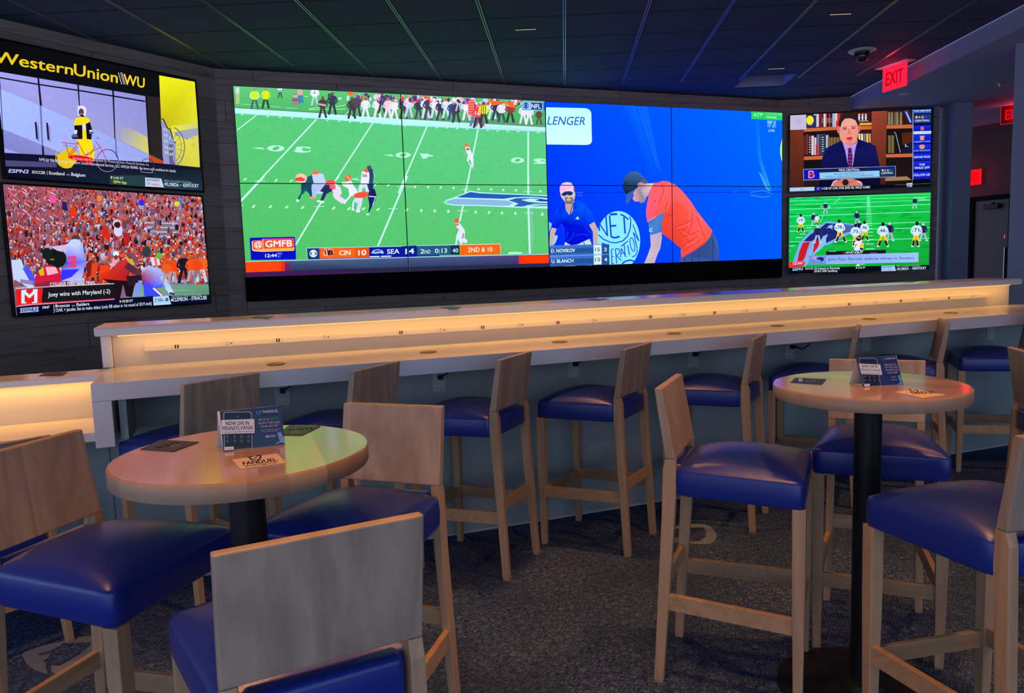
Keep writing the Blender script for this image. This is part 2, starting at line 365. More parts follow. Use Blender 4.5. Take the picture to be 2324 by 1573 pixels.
class Pic:
    """collects coloured flat shapes on a plane: O + a*ex + b*ey; later shapes lie in front of earlier ones.
    Coordinates are given as places in the photograph and are laid down where their sight line meets the plane;
    view(x0,y0,s) sets an offset and scale for coordinates read off an enlarged crop."""
    def __init__(s, O, ex, ey):
        s.O, s.ex, s.ey = np.array(O, float), np.array(ex, float), np.array(ey, float)
        s.n = np.cross(s.ex, s.ey); s.items = []; s.v = (0, 0, 1.0)
    def view(s, x0=0, y0=0, k=1.0): s.v = (x0, y0, k)
    def pt(s, x, y):
        u, v = s.v[0] + x*s.v[2], s.v[1] + y*s.v[2]
        d = ray(u, v); c = np.array([0, 0, EYE]); t = ((s.O - c) @ s.n) / (d @ s.n); P = c + t*d - s.O
        return (float(P @ s.ex), float(P @ s.ey))
    def raw(s, pts, cols): s.items.append((pts, cols))
    def poly(s, pts, col):
        cols = [srgb(*c) for c in col] if isinstance(col, list) else [srgb(*col)]*len(pts)
        s.raw([s.pt(*p) for p in pts], cols)
    def rect(s, x0, y0, x1, y1, col): s.poly([(x0, y0), (x1, y0), (x1, y1), (x0, y1)], col)
    def quad(s, a, b, c, d, col): s.poly([a, b, c, d], col)
    def ell(s, cx, cy, rx, ry, col, rot=0, n=16):
        c, q = math.cos(rot), math.sin(rot)
        s.poly([(cx + rx*math.cos(t)*c - ry*math.sin(t)*q, cy + rx*math.cos(t)*q + ry*math.sin(t)*c) for t in [2*math.pi*i/n for i in range(n)]], col)
    def line(s, pts, w, col):
        for (x0, y0), (x1, y1) in zip(pts, pts[1:]):
            L = math.hypot(x1-x0, y1-y0) or 1; nx, ny = -(y1-y0)/L*w/2, (x1-x0)/L*w/2
            s.poly([(x0+nx, y0+ny), (x1+nx, y1+ny), (x1-nx, y1-ny), (x0-nx, y0-ny)], col)
    def ring(s, cx, cy, rx, ry, w, col, a0=0, a1=360, n=28, rot=0):
        pts = []; c, q = math.cos(rot), math.sin(rot)
        for i in range(n+1):
            t = math.radians(a0 + (a1-a0)*i/n); x, y = rx*math.cos(t), ry*math.sin(t)
            pts.append((cx + x*c - y*q, cy + x*q + y*c))
        s.line(pts, w, col)
    def text(s, txt, x0, y0, x1, y1, h, col, bold=False, lean=0.0, up=None):
        """baseline from (x0,y0) to (x1,y1), capital height h (same units)"""
        v, t, w, cap = glyphs(txt, bold); A = np.array(s.pt(x0, y0)); B = np.array(s.pt(x1, y1))
        U = np.array(s.pt(x0 + (up[0] if up else 0), y0 + (up[1] if up else -h))) - A
        D = (B - A); c = [srgb(*col)]*3
        if not len(v): return
        G = A + np.outer(v[:, 0]/w, D) + np.outer(v[:, 1]/cap, U) + np.outer(v[:, 1]/cap*lean, D/np.linalg.norm(D)*np.linalg.norm(U))
        s.items.append(('tris', G, t, srgb(*col)))
    def build(s, name, mat, rect, parent, step=0.00025, base=0.0012, origin=None):
        """one mesh of everything that falls inside rect (a0,a1,b0,b1)"""
        verts, faces, cols = [], [], []
        k = 0
        for it in s.items:
            k += 1; off = s.n*(base + step*k)
            if it[0] == 'tris' and len(it) == 4:
                _, G, tr, col = it
                if G[:, 0].max() < rect[0] or G[:, 0].min() > rect[1] or G[:, 1].max() < rect[2] or G[:, 1].min() > rect[3]: continue
                inside = G[:, 0].min() >= rect[0] and G[:, 0].max() <= rect[1] and G[:, 1].min() >= rect[2] and G[:, 1].max() <= rect[3]
                if inside:
                    b0 = len(verts)
                    verts += [tuple(s.O + a*s.ex + b*s.ey + off) for a, b in G]
                    for f in tr: faces.append(tuple(b0+i for i in f)); cols += [col]*3
                    continue
                src = [([tuple(G[i]) for i in f], [col]*3) for f in tr]
            else: src = [it]
            for P, Cc in src:
                P, Cc = clip_poly(list(P), list(Cc), rect)
                if len(P) < 3: continue
                b0 = len(verts)
                verts += [tuple(s.O + a*s.ex + b*s.ey + off) for a, b in P]
                faces.append(tuple(range(b0, b0+len(P)))); cols += Cc
        me = bpy.data.meshes.new(name)
        if origin is not None: verts = [tuple(np.array(v) - origin) for v in verts]
        me.from_pydata(verts, [], faces); me.update()
        ca = me.color_attributes.new('tint', 'FLOAT_COLOR', 'CORNER')
        buf = np.ones((len(cols), 4), dtype=np.float32); buf[:, :3] = np.array(cols, dtype=np.float32)
        ca.data.foreach_set('color', buf.ravel())
        me.materials.append(mat)
        o = bpy.data.objects.new(name, me); C.objects.link(o)
        if parent is not None: o.parent = parent
        return o

def tint_mat(name, emit, strength=1.0, rough=0.5, grain=0.0):
    m = bpy.data.materials.new(name); m.use_nodes = True; nt = m.node_tree; N, L = nt.nodes, nt.links
    at = N.new('ShaderNodeVertexColor'); at.layer_name = 'tint'
    if emit:
        N.clear(); at = N.new('ShaderNodeVertexColor'); at.layer_name = 'tint'
        e = N.new('ShaderNodeEmission'); o = N.new('ShaderNodeOutputMaterial'); e.inputs[1].default_value = strength
        tc = N.new('ShaderNodeTexCoord'); no = N.new('ShaderNodeTexNoise'); no.inputs['Scale'].default_value = 26; no.inputs['Detail'].default_value = 5
        L.new(tc.outputs['Object'], no.inputs['Vector'])
        mr = N.new('ShaderNodeMapRange'); mr.inputs[3].default_value = 1 - grain; mr.inputs[4].default_value = 1 + grain; L.new(no.outputs['Fac'], mr.inputs[0])
        vm = N.new('ShaderNodeVectorMath'); vm.operation = 'SCALE'; L.new(at.outputs[0], vm.inputs[0]); L.new(mr.outputs[0], vm.inputs['Scale'])
        L.new(vm.outputs[0], e.inputs[0]); L.new(e.outputs[0], o.inputs[0])
    else:
        b = N['Principled BSDF']; L.new(at.outputs[0], b.inputs['Base Color']); b.inputs['Roughness'].default_value = rough
    return m
PICTURE = tint_mat('screen_picture', True, SCREEN, grain=0.10)
PRINT = tint_mat('printed_ink', False, rough=0.35)

# ------------------------------------------------------------------ the room
YW = 0.3645
du = np.array([math.cos(YW), math.sin(YW), 0]); dn = np.array([-math.sin(YW), math.cos(YW), 0])
def UW(u, w, z=0.0): return du*u + dn*w + np.array([0, 0, z])
W_WALL = 7.56
cl = UW(0.109, W_WALL); cr = UW(6.392, W_WALL)                 # corners left and right of the video wall
tl = np.array([-3.531, 5.630, 0]) - np.array([-2.608, 7.131, 0]); tl /= np.linalg.norm(tl)
tr_ = np.array([4.041, 9.232, 0]) - np.array([3.284, 9.312, 0]); tr_ /= np.linalg.norm(tr_)

def wall(name, A, B, z0, z1, thick, mat, away):
    """slab from A to B, its face on the line AB, thickness away from the room"""
    A, B = np.array(A, float), np.array(B, float); L = float(np.linalg.norm((B-A)[:2])); ang = math.atan2(B[1]-A[1], B[0]-A[0])
    bm = box(0, L, *( (0, thick) if away > 0 else (-thick, 0)), z0, z1)
    o = obj(name, bm, mat, kind='structure'); o.location = (A[0], A[1], 0); o.rotation_euler = (0, 0, ang); return o
wall('wall_front', cl, cr, 0, CEIL, 0.15, WOODWALL, 1)
wall('wall_left', cl + tl*6.0, cl, 0, CEIL, 0.15, WOODWALL, 1)
wend = cr + tr_*1.80
wall('wall_right', cr, wend, 0, CEIL, 0.15, WOODWALL, 1)

# floor with the two inlaid shield marks
bm = bmesh.new()
v = [bm.verts.new(p) for p in ((-7, -3, 0), (9, -3, 0), (9, 13, 0), (-7, 13, 0))]; bm.faces.new(v)
bm2 = [(0, [(265,720),(262,690),(300,660),(400,622),(560,580),(700,552),(850,517),(1010,483),(1130,474),(1240,474),(1262,540),(1200,640),(1120,700),(900,832),(655,932),(600,932),(540,925),(400,880),(310,812)], 0.0012),
       (1, [(448,690),(610,648),(700,600),(740,560),(780,566),(900,560),(1070,553),(1050,600),(930,700),(700,832),(598,826),(540,800),(500,775),(560,740),(600,684),(452,712)], 0.0016),
       (1, [(540,800),(600,826),(600,900),(650,932),(556,925),(536,860)], 0.0020)]
for inner, pts, z in bm2:
    f = bm.faces.new([bm.verts.new(at_z(x*0.1937, 1350 + y*0.1937, z)) for x, y in pts]); f.material_index = 0 if inner else 1
for inner, pts, z in [(0, [(180,1500),(190,1440),(270,1405),(340,1380),(440,1374),(540,1375),(610,1400),(650,1455),(655,1490),(625,1540),(560,1557),(440,1550),(300,1540)], 0.0012),
                      (1, [(170,1425),(250,1440),(330,1410),(440,1405),(540,1405),(562,1445),(556,1490),(500,1528),(440,1530),(330,1495),(250,1500),(270,1530),(170,1530)], 0.0016)]:
    f = bm.faces.new([bm.verts.new(at_z(1460 + x*0.2543, 840 + y*0.2543, z)) for x, y in pts]); f.material_index = 0 if inner else 1
floor = obj('floor', bm, [CARPET, LOGO], kind='structure')
for p in floor.data.polygons:
    if p.normal.z < 0: p.flip()

# ceiling: dark tiles, double rails one way and fine seams the other, soffit drop along its right side
gx = np.array([0.0715, 0.9974]); gxn = np.array([0.9974, -0.0715])          # rails run along gx
e0 = np.array([4.075, 9.40]); 
def on_edge(y): return 4.075 + (y - 9.40)*0.0375                              # x of the soffit drop
rail_open = None
TRO = [(2.461, 8.045), (2.985, 8.010), (3.023, 8.545), (2.500, 8.580)]       # recessed light opening
bm = bmesh.new()
# slab built from strips so that the opening stays free
xs0, xs1, ya, yb = -7.0, 9.0, 0.4, 9.6
def cell(p): bm.faces.new([bm.verts.new((x, y, CEIL)) for x, y in p])
A_, B_, C_, D_ = TRO
def far(y): return [(-7.0, y), (on_edge(y), y)]
cell([(-7, -3), (on_edge(-3), -3), (on_edge(7.5), 7.5), (-7, 7.5)])
cell([(-7, 7.5), (2.4, 7.5), A_, D_, (2.5, 9.6), (-7, 9.6)])
cell([(2.4, 7.5), (on_edge(7.5), 7.5), (on_edge(8.0), 8.0), B_, A_])
cell([B_, (on_edge(8.0), 8.0), (on_edge(9.6), 9.6), (3.0, 9.6), C_])
cell([D_, C_, (3.0, 9.6), (2.5, 9.6)])
for f in bm.faces: f.material_index = 0
ceil = obj('ceiling', bm, [TILE, RAIL, SEAM], kind='structure')
bm = bmesh.new(); bm.from_mesh(ceil.data)
def strip(cx, cy, dx, dy, L0, L1, w, z0, mi):
    nx, ny = -dy*w/2, dx*w/2; P = [(cx+dx*L0+nx, cy+dy*L0+ny), (cx+dx*L1+nx, cy+dy*L1+ny), (cx+dx*L1-nx, cy+dy*L1-ny), (cx+dx*L0-nx, cy+dy*L0-ny)]
    lo = [(x, y, z0) for x, y in P]; hi = [(x, y, CEIL) for x, y in P]
    add_hex(bm, lo, hi, mi=mi)
for i in range(-7, 6):
    bx = 0.445 + 0.6055*i; 
    Lmax = 2.62 if i > -4 else 1.5
    if bx > 2.9: Lmax = 2.6
    for o_ in (-0.0085, 0.0085):
        if bx + 0.0715*3 < on_edge(8):
            cx, cy = bx + gxn[0]*o_, 5.595 + gxn[1]*o_
            strip(cx, cy, gx[0], gx[1], -6, Lmax, 0.0065, CEIL-0.006, 1)
for k in range(-9, 7):
    yy = 5.934 + 0.556*k
    strip(0.469 + 0.0715*0.556*k, yy, 0.9974, -0.0415, -7, 3.35, 0.007, CEIL-0.0015, 2)
bm.to_mesh(ceil.data); bm.free()

# recessed troffer above the opening
t = thing('troffer_light', 'unlit square light recessed in the dark ceiling near the right corner', 'ceiling light', (2.742, 8.295, CEIL))
bm = bmesh.new(); c3 = [(x-2.742, y-8.295) for x, y in TRO]
lo = [bm.verts.new((x, y, 0.0)) for x, y in c3]; hi = [bm.verts.new((x*0.93, y*0.93, 0.11)) for x, y in c3]
for i in range(4): bm.faces.new((lo[i], lo[(i+1) % 4], hi[(i+1) % 4], hi[i]))
obj('housing', bm, PAINT, t)
bm = bmesh.new(); bm.faces.new([bm.verts.new((x*0.93, y*0.93, 0.109)) for x, y in c3]); obj('diffuser', bm, PLASTIC, t)
bm = bmesh.new()
for i in range(4):
    a, b = np.array(c3[i]), np.array(c3[(i+1) % 4]); q = 0.03
    ao, bo = a*1.03, b*1.03
    add_hex(bm, [(*a, -0.004), (*b, -0.004), (*bo, -0.004), (*ao, -0.004)], [(*a, 0.0), (*b, 0.0), (*bo, 0.0), (*ao, 0.0)])
obj('frame', bm, BLACK, t)

# pale soffit right of the dark ceiling
bm = bmesh.new(); SOF = CEIL - 0.162
pl = [(on_edge(-3), -3), (9, -3), (9, 13), (on_edge(9.4)+0.0, 13), (on_edge(9.4), 9.25)]
lo = [(x, y, SOF) for x, y in pl]; hi = [(x, y, CEIL + 0.1) for x, y in pl]
a = [bm.verts.new(p) for p in lo]; b = [bm.verts.new(p) for p in hi]
bm.faces.new(a); bm.faces.new(b[::-1])
for i in range(len(pl)): bm.faces.new((a[i], b[i], b[(i+1) % len(pl)], a[(i+1) % len(pl)]))
bmesh.ops.recalc_face_normals(bm, faces=bm.faces[:])
obj('ceiling_soffit', bm, PAINT, kind='structure')

# corridor beyond the right end
c0 = np.array([6.381, 10.937, 0]); c1 = np.array([6.676, 10.262, 0]); ce = (c1-c0)/np.linalg.norm(c1-c0)
wall('wall_corridor', c0 - ce*1.6, c1 + ce*2.2, 0, SOF, 0.12, DARKRED, 1)
wall('wall_corridor_end', (4.9, 12.3, 0), (6.6, 12.3, 0), 0, SOF, 0.12, DARKRED, 1)
wall('wall_side', (8.9, 13.0, 0), (8.9, -2.9, 0), 0, SOF, 0.1, GREYWALL, 1)
wall('wall_back', (4.0, 12.9, 0), (8.9, 12.9, 0), 0, SOF, 0.1, GREYWALL, 1)
ca = math.atan2(ce[1], ce[0])
d = bpy.data.objects.new('door_1', None); C.objects.link(d); d['kind'] = 'structure'
d.location = (c0[0], c0[1], 0); d.rotation_euler = (0, 0, ca)
bm = bmesh.new()
for (x0, x1, z0, z1) in ((0.17, 0.23, 0, 2.20), (0.72, 0.78, 0, 2.20), (0.17, 0.78, 2.14, 2.20)): add_box(bm, x0, x1, -0.05, 0.0, z0, z1, 0.004)
obj('door_frame', bm, BLACKM, d)
obj('door_leaf', box(0.23, 0.72, -0.02, 0.0, 0.0, 2.14, 0.003), plain('door_paint', (0.06, 0.028, 0.04), rough=0.5), d)
bm = bmesh.new(); add_box(bm, 0.40, 0.60, -0.09, -0.02, 2.02, 2.08, 0.005); add_box(bm, 0.52, 0.54, -0.12, -0.05, 2.08, 2.10); obj('door_closer', bm, BLACK, d)
bm = bmesh.new(); add_box(bm, 0.675, 0.69, -0.05, -0.02, 0.95, 1.5, 0.004); obj('door_handle', bm, METAL, d)
bm = bmesh.new(); add_box(bm, 0.675, 0.685, -0.055, -0.05, 1.62, 1.66); obj('door_lamp', bm, glow('magenta_lamp', (1, 0.05, 0.5), 1.0), d)

# columns
def column(label, x0, y0, wx, wy, z1, rz, mat):
    t = obj('column', box(0, wx, 0, wy, 0, z1, 0.004), mat); t.location = (x0, y0, 0); t.rotation_euler = (0, 0, rz)
    t['kind'] = 'structure'; return t
col_a = column('a', 5.125, 8.96, 0.205, 0.6, SOF, -0.07, COLPAINT)
col_b = column('b', 4.205, 6.500, 0.55, 0.5, SOF, -0.59, COLPAINT)

# ------------------------------------------------------------------ counters
def counter_frame(name, label, cat, u0, w0):
    P = UW(u0, w0); return thing(name, label, cat, (P[0], P[1], 0), YW)
HC = 1.05
U0, U1 = -0.522, 6.05
c = counter_frame('bar_counter', 'long white two-level bar counter glowing amber under its raised shelf', 'bar counter', 2.5, 3.61)
def CB(u0, u1, w0, w1, z0, z1, bevel=0.003): return box(u0-2.5, u1-2.5, w0-3.61, w1-3.61, z0, z1, bevel)
WF, WB, WR = 3.612, 4.000, 4.205
UE = 5.735                                            # right end of the cladding below
bm = bmesh.new()                                      # worktop with its deep front drop in one slab
prof_ = [(WF, 0.973), (WF+0.03, 0.973), (WF+0.03, HC-0.038), (WR+0.012, HC-0.038), (WR+0.012, HC), (WF, HC)]
lv_ = [[bm.verts.new((u_-2.5, w_-3.61, z_)) for w_, z_ in prof_] for u_ in (U0, U1)]
bm.faces.new(lv_[0]); bm.faces.new(lv_[1][::-1])
for i in range(6): bm.faces.new((lv_[0][i], lv_[1][i], lv_[1][(i+1) % 6], lv_[0][(i+1) % 6]))
bmesh.ops.recalc_face_normals(bm, faces=bm.faces[:])
bmesh.ops.bevel(bm, geom=bm.edges[:], offset=0.003, segments=2, profile=0.5, affect='EDGES')
obj('countertop', bm, WHITE, c)
obj('end_panel', CB(U0, -0.448, WF+0.0003, WB-0.001, 0.775, 0.9725, 0.001), WHITE, c)
bm = CB(U0+0.001, UE, WB, WB+0.06, 0.0, HC-0.0387, 0.002); add_box(bm, -0.43-2.5, -0.40-2.5, WF+0.06-3.61, WB-3.61, 0.775, HC-0.04)
obj('base_panel', bm, GREYWALL, c)
obj('kick_strip', CB(U0, UE, WB-0.004, WB-0.0005, 0.0, 0.012, 0.0), WHITE_MATTE, c)
obj('riser_panel', CB(-0.498, 5.792, WR+0.013, WR+0.19, HC-0.03, 1.212, 0.003), WHITE_MATTE, c)
obj('riser_end', CB(-0.545, -0.4985, WR-0.012, WR+0.2, HC+0.0005, 1.2115, 0.006), WHITE, c)
obj('upper_shelf', CB(-0.560, 5.795, 4.113, 4.465, 1.2125, 1.2575, 0.009), WHITE, c)
obj('light_strip', CB(-0.47, 5.78, WR-0.004, WR+0.010, 1.2035, 1.212, 0.0), LEDGLOW, c)
bm = bmesh.new()
def led(name, u0, u1, w, z, power, parent):
    la = bpy.data.lights.new(name, 'AREA'); la.shape = 'RECTANGLE'; la.size = u1-u0; la.size_y = 0.02; la.energy = power; la.color = (1.0, 0.46, 0.055)
    lo = bpy.data.objects.new(name, la); C.objects.link(lo); lo.parent = parent
    lo.location = ((u0+u1)/2-2.5 if parent is c else (u0+u1)/2, w, z); return lo
n_led = 5
for i in range(n_led):
    ua, ub = -0.46 + i*(6.23/n_led), -0.46 + (i+1)*(6.23/n_led)
    led('strip_light', ua, ub, WR-0.055-3.61, 1.2095, LED_W/n_led, c)
rail = obj('power_rail', CB(-0.355, 5.547, WR-0.018, WR+0.0125, 1.120, 1.152, 0.002), PLASTIC, c)
for i, u in enumerate([-0.206, 0.04, 0.283, 0.531, 0.939, 1.177, 1.419, 1.657, 1.896, 2.138, 2.535, 2.773, 3.016, 3.263, 3.504, 3.746, 4.146, 4.386, 4.628, 4.861, 5.106, 5.348]):
    usb = i % 2 == 0
    if i in (10,): usb = True
    bm = bmesh.new(); x = u-2.5; y = WR-0.018-3.61
    add_box(bm, x-0.021, x+0.021, y-0.003, y-0.0001, 1.1205, 1.1515, 0.001)
    if usb:
        for s in (-0.006, 0.006): add_box(bm, x+s-0.0032, x+s+0.0032, y-0.0042, y-0.0028, 1.127, 1.145, mi=1)
    else:
        add_box(bm, x+0.008, x+0.014, y-0.0042, y-0.0028, 1.133, 1.139, mi=1)
        for z in (1.129, 1.142): add_box(bm, x-0.012, x-0.002, y-0.0042, y-0.0028, z, z+0.0016, mi=1)
    o = obj('usb_socket' if usb else 'power_socket', bm, [PLASTIC, DARKHOLE], rail)
for u, w in [(0.242, 3.841), (1.011, 3.88), (1.777, 3.905), (2.533, 3.916), (3.306, 3.93), (4.07, 3.935), (4.84, 3.947)]:
    g = obj('cable_grommet', lathe([(0, HC+0.0015), (0.034, HC+0.0015), (0.037, HC+0.004), (0.043, HC+0.004), (0.044, HC+0.0005), (0, HC+0.0005)], 40, u-2.5, w-3.61), BRONZE, c)
for i, (u, z) in enumerate([(0.274, 0.884), (1.096, 0.884), (1.905, 0.893), (2.722, 0.89), (3.47, 0.885), (4.117, 0.891), (5.314, 0.887)]):
    x, y = u-2.5, WB-3.61; z -= 0.01
    pl_ = obj('wall_outlet', box(x-0.038, x+0.038, y-0.006, y-0.0002, z-0.058, z+0.058, 0.003), GREYPL, c)
    bm = bmesh.new()
    for dz in (0.022, -0.022):
        add_box(bm, x-0.017, x+0.017, y-0.009, y-0.0059, z+dz-0.015, z+dz+0.015, 0.003)
    obj('socket_face', bm, PLASTIC, pl_)
    if i != 5 and i != 6:
        bm = bmesh.new(); add_box(bm, x-0.012, x+0.014, y-0.04, y-0.0091, z+0.012, z+0.036, 0.004)
        add_tube(bm, [(x+0.01, y-0.035, z+0.03), (x+0.035, y-0.045, z+0.045), (x+0.04, y-0.04, z+0.075), (x+0.0, y-0.03, z+0.098), (x-0.06, y-0.03, z+0.105), (x-0.09, y-0.02, z+0.12)] if i != 4 else
                 [(x+0.01, y-0.035, z+0.03), (x+0.06, y-0.045, z+0.005), (x+0.12, y-0.04, z+0.03), (x+0.15, y-0.03, z+0.09), (x+0.05, y-0.03, z+0.118), (x-0.12, y-0.02, z+0.12)], 0.004)
        smooth(obj('plug', bm, RUBBER, pl_))

c2 = counter_frame('low_counter', 'low white counter section left of the bar with amber lit back panel', 'bar counter', -1.6, 3.63)
def C2B(u0, u1, w0, w1, z0, z1, bevel=0.003): return box(u0+1.6, u1+1.6, w0-3.63, w1-3.63, z0, z1, bevel)
obj('raised_shelf', C2B(-3.6, U0-0.001, 3.945, 4.19, 1.020, HC-0.0005, 0.003), WHITE, c2)
obj('back_panel', C2B(-3.6, U0-0.001, 4.03, 4.19, 0.80, 1.0195, 0.002), WHITE_MATTE, c2)
obj('countertop', C2B(-3.6, U0-0.0015, 3.635, 4.0295, 0.800, 0.840, 0.003), WHITE, c2)
obj('base_panel', C2B(-3.6, U0-0.0015, WB, WB+0.05, 0.0, 0.7995, 0.002), GREYWALL, c2)
obj('light_strip', C2B(-3.5, U0-0.03, 4.016, 4.0295, 1.0105, 1.0195, 0), LEDGLOW, c2)
lo_ = led('strip_light', -2.0+1.6, U0-0.03+1.6, 3.985-3.63, 1.016, LED_W*1.5/6.2*1.2, c2)

# ------------------------------------------------------------------ tables
def pub_table(x, y, label, rot):
    t = thing('pub_table', label, 'table', (x, y, 0), rot, 'round pub tables')
    top = lathe([(0, 1.067), (0.2890, 1.067), (0.2905, 1.067), (0.2912, 1.0669), (0.2965, 1.0655), (0.2985, 1.062), (0.2985, 1.029), (0.2965, 1.0255), (0.29, 1.024), (0, 1.024)], 128)
    tt = smooth(obj('tabletop', top, [TABLE1, RIM], t), 30)
    for pg in tt.data.polygons:
        if pg.normal.z < 0.7: pg.material_index = 1
    smooth(obj('pole', lathe([(0, 0.03), (0.0425, 0.03), (0.0425, 1.005), (0, 1.005)], 32), BLACK, t))
    smooth(obj('base', lathe([(0, 0.001), (0.275, 0.001), (0.28, 0.004), (0.275, 0.012), (0.08, 0.026), (0.07, 0.045), (0.0426, 0.05), (0, 0.05)], 64), BLACK, t), 30)
    bm = bmesh.new()
    for a in range(2):
        if a: add_box(bm, -0.02, 0.02, -0.17, 0.17, 1.006, 1.0235, 0.002)
        else: add_box(bm, -0.17, 0.17, -0.02, 0.02, 1.006, 1.0235, 0.002)
    obj('mounting_plate', bm, BLACK, t)
    return t
pub_table(-0.662, 1.832, 'round wood pub table at left, half lit yellow, with sign and three coasters', 0.0)
pub_table(1.169, 2.490, 'round wood pub table at right with sign, navy card and one pale coaster', 0.6)

# ------------------------------------------------------------------ stools and chairs
def make_seat(hs, hf, depth, z0, z1, crown):
    bm = bmesh.new(); n, m = 22, 22
    def hw(t): return hs + (hf-hs)*t
    rings = []
    # side wall then domed top, corners pulled to a soft square
    def outline(t, inset):
        pts = []
        for side in range(4):
            for i in range(n):
                s = i/n
                if side == 0: a, b = -1+2*s, 0.0
                elif side == 1: a, b = 1.0, s
                elif side == 2: a, b = 1-2*s, 1.0
                else: a, b = -1.0, 1-s
                pts.append((a, b))
        return pts
    def rounded(a, b, k):
        # round the plan corners a little
        y = b*2-1; r = max(abs(a), abs(y)); e = 18.0
        if r < 1e-6: return a, b
        q = (abs(a/r)**e + abs(y/r)**e)**(-1/e)
        return a*q, (y*q+1)/2
    prof = [(0.97, z0), (0.992, z0+0.003), (1.0, z0+0.012), (1.0, z0+0.045), (1.0, z1-0.010), (0.996, z1-0.004), (0.985, z1+0.001), (0.955, z1+0.006)]
    base = outline(0, 0)
    for k, z in prof:
        ring = []
        for a, b in base:
            a2, b2 = rounded(a, b, k); yy = (b2*2-1)*k; bb = (yy+1)/2; ww = hw(bb)
            bulge = 0.003*math.sin(max(0, min(1, (z-z0)/(z1-z0)))*math.pi)
            ring.append(bm.verts.new((a2*k*(ww+bulge), bb*depth + (bulge if b > 0.5 else -bulge)*0.6, z)))
        rings.append(ring)
    steps = [0.88, 0.79, 0.68, 0.55, 0.4, 0.24, 0.1]
    for k in steps:
        ring = []
        for a, b in base:
            a2, b2 = rounded(a, b, k); yy = (b2*2-1)*k; aa = a2*k; bb = (yy+1)/2
            h = (1-abs(aa)**2.3)**0.8*(1-abs(yy)**2.3)**0.8
            ring.append(bm.verts.new((aa*hw(bb), bb*depth, z1+0.006+crown*h)))
        rings.append(ring)
    N = len(base)
    for A, B in zip(rings, rings[1:]):
        for i in range(N): bm.faces.new((A[i], A[(i+1) % N], B[(i+1) % N], B[i]))
    bm.faces.new(rings[0][::-1]); cv = bm.verts.new((0, depth/2, z1+0.006+crown))
    for i in range(N): bm.faces.new((rings[-1][i], rings[-1][(i+1) % N], cv))
    # tongue between the rear posts
    add_box(bm, -0.142, 0.142, -0.034, 0.02, z0+0.004, z1+0.012, 0.014, 3)
    bmesh.ops.recalc_face_normals(bm, faces=bm.faces[:])
    return bm

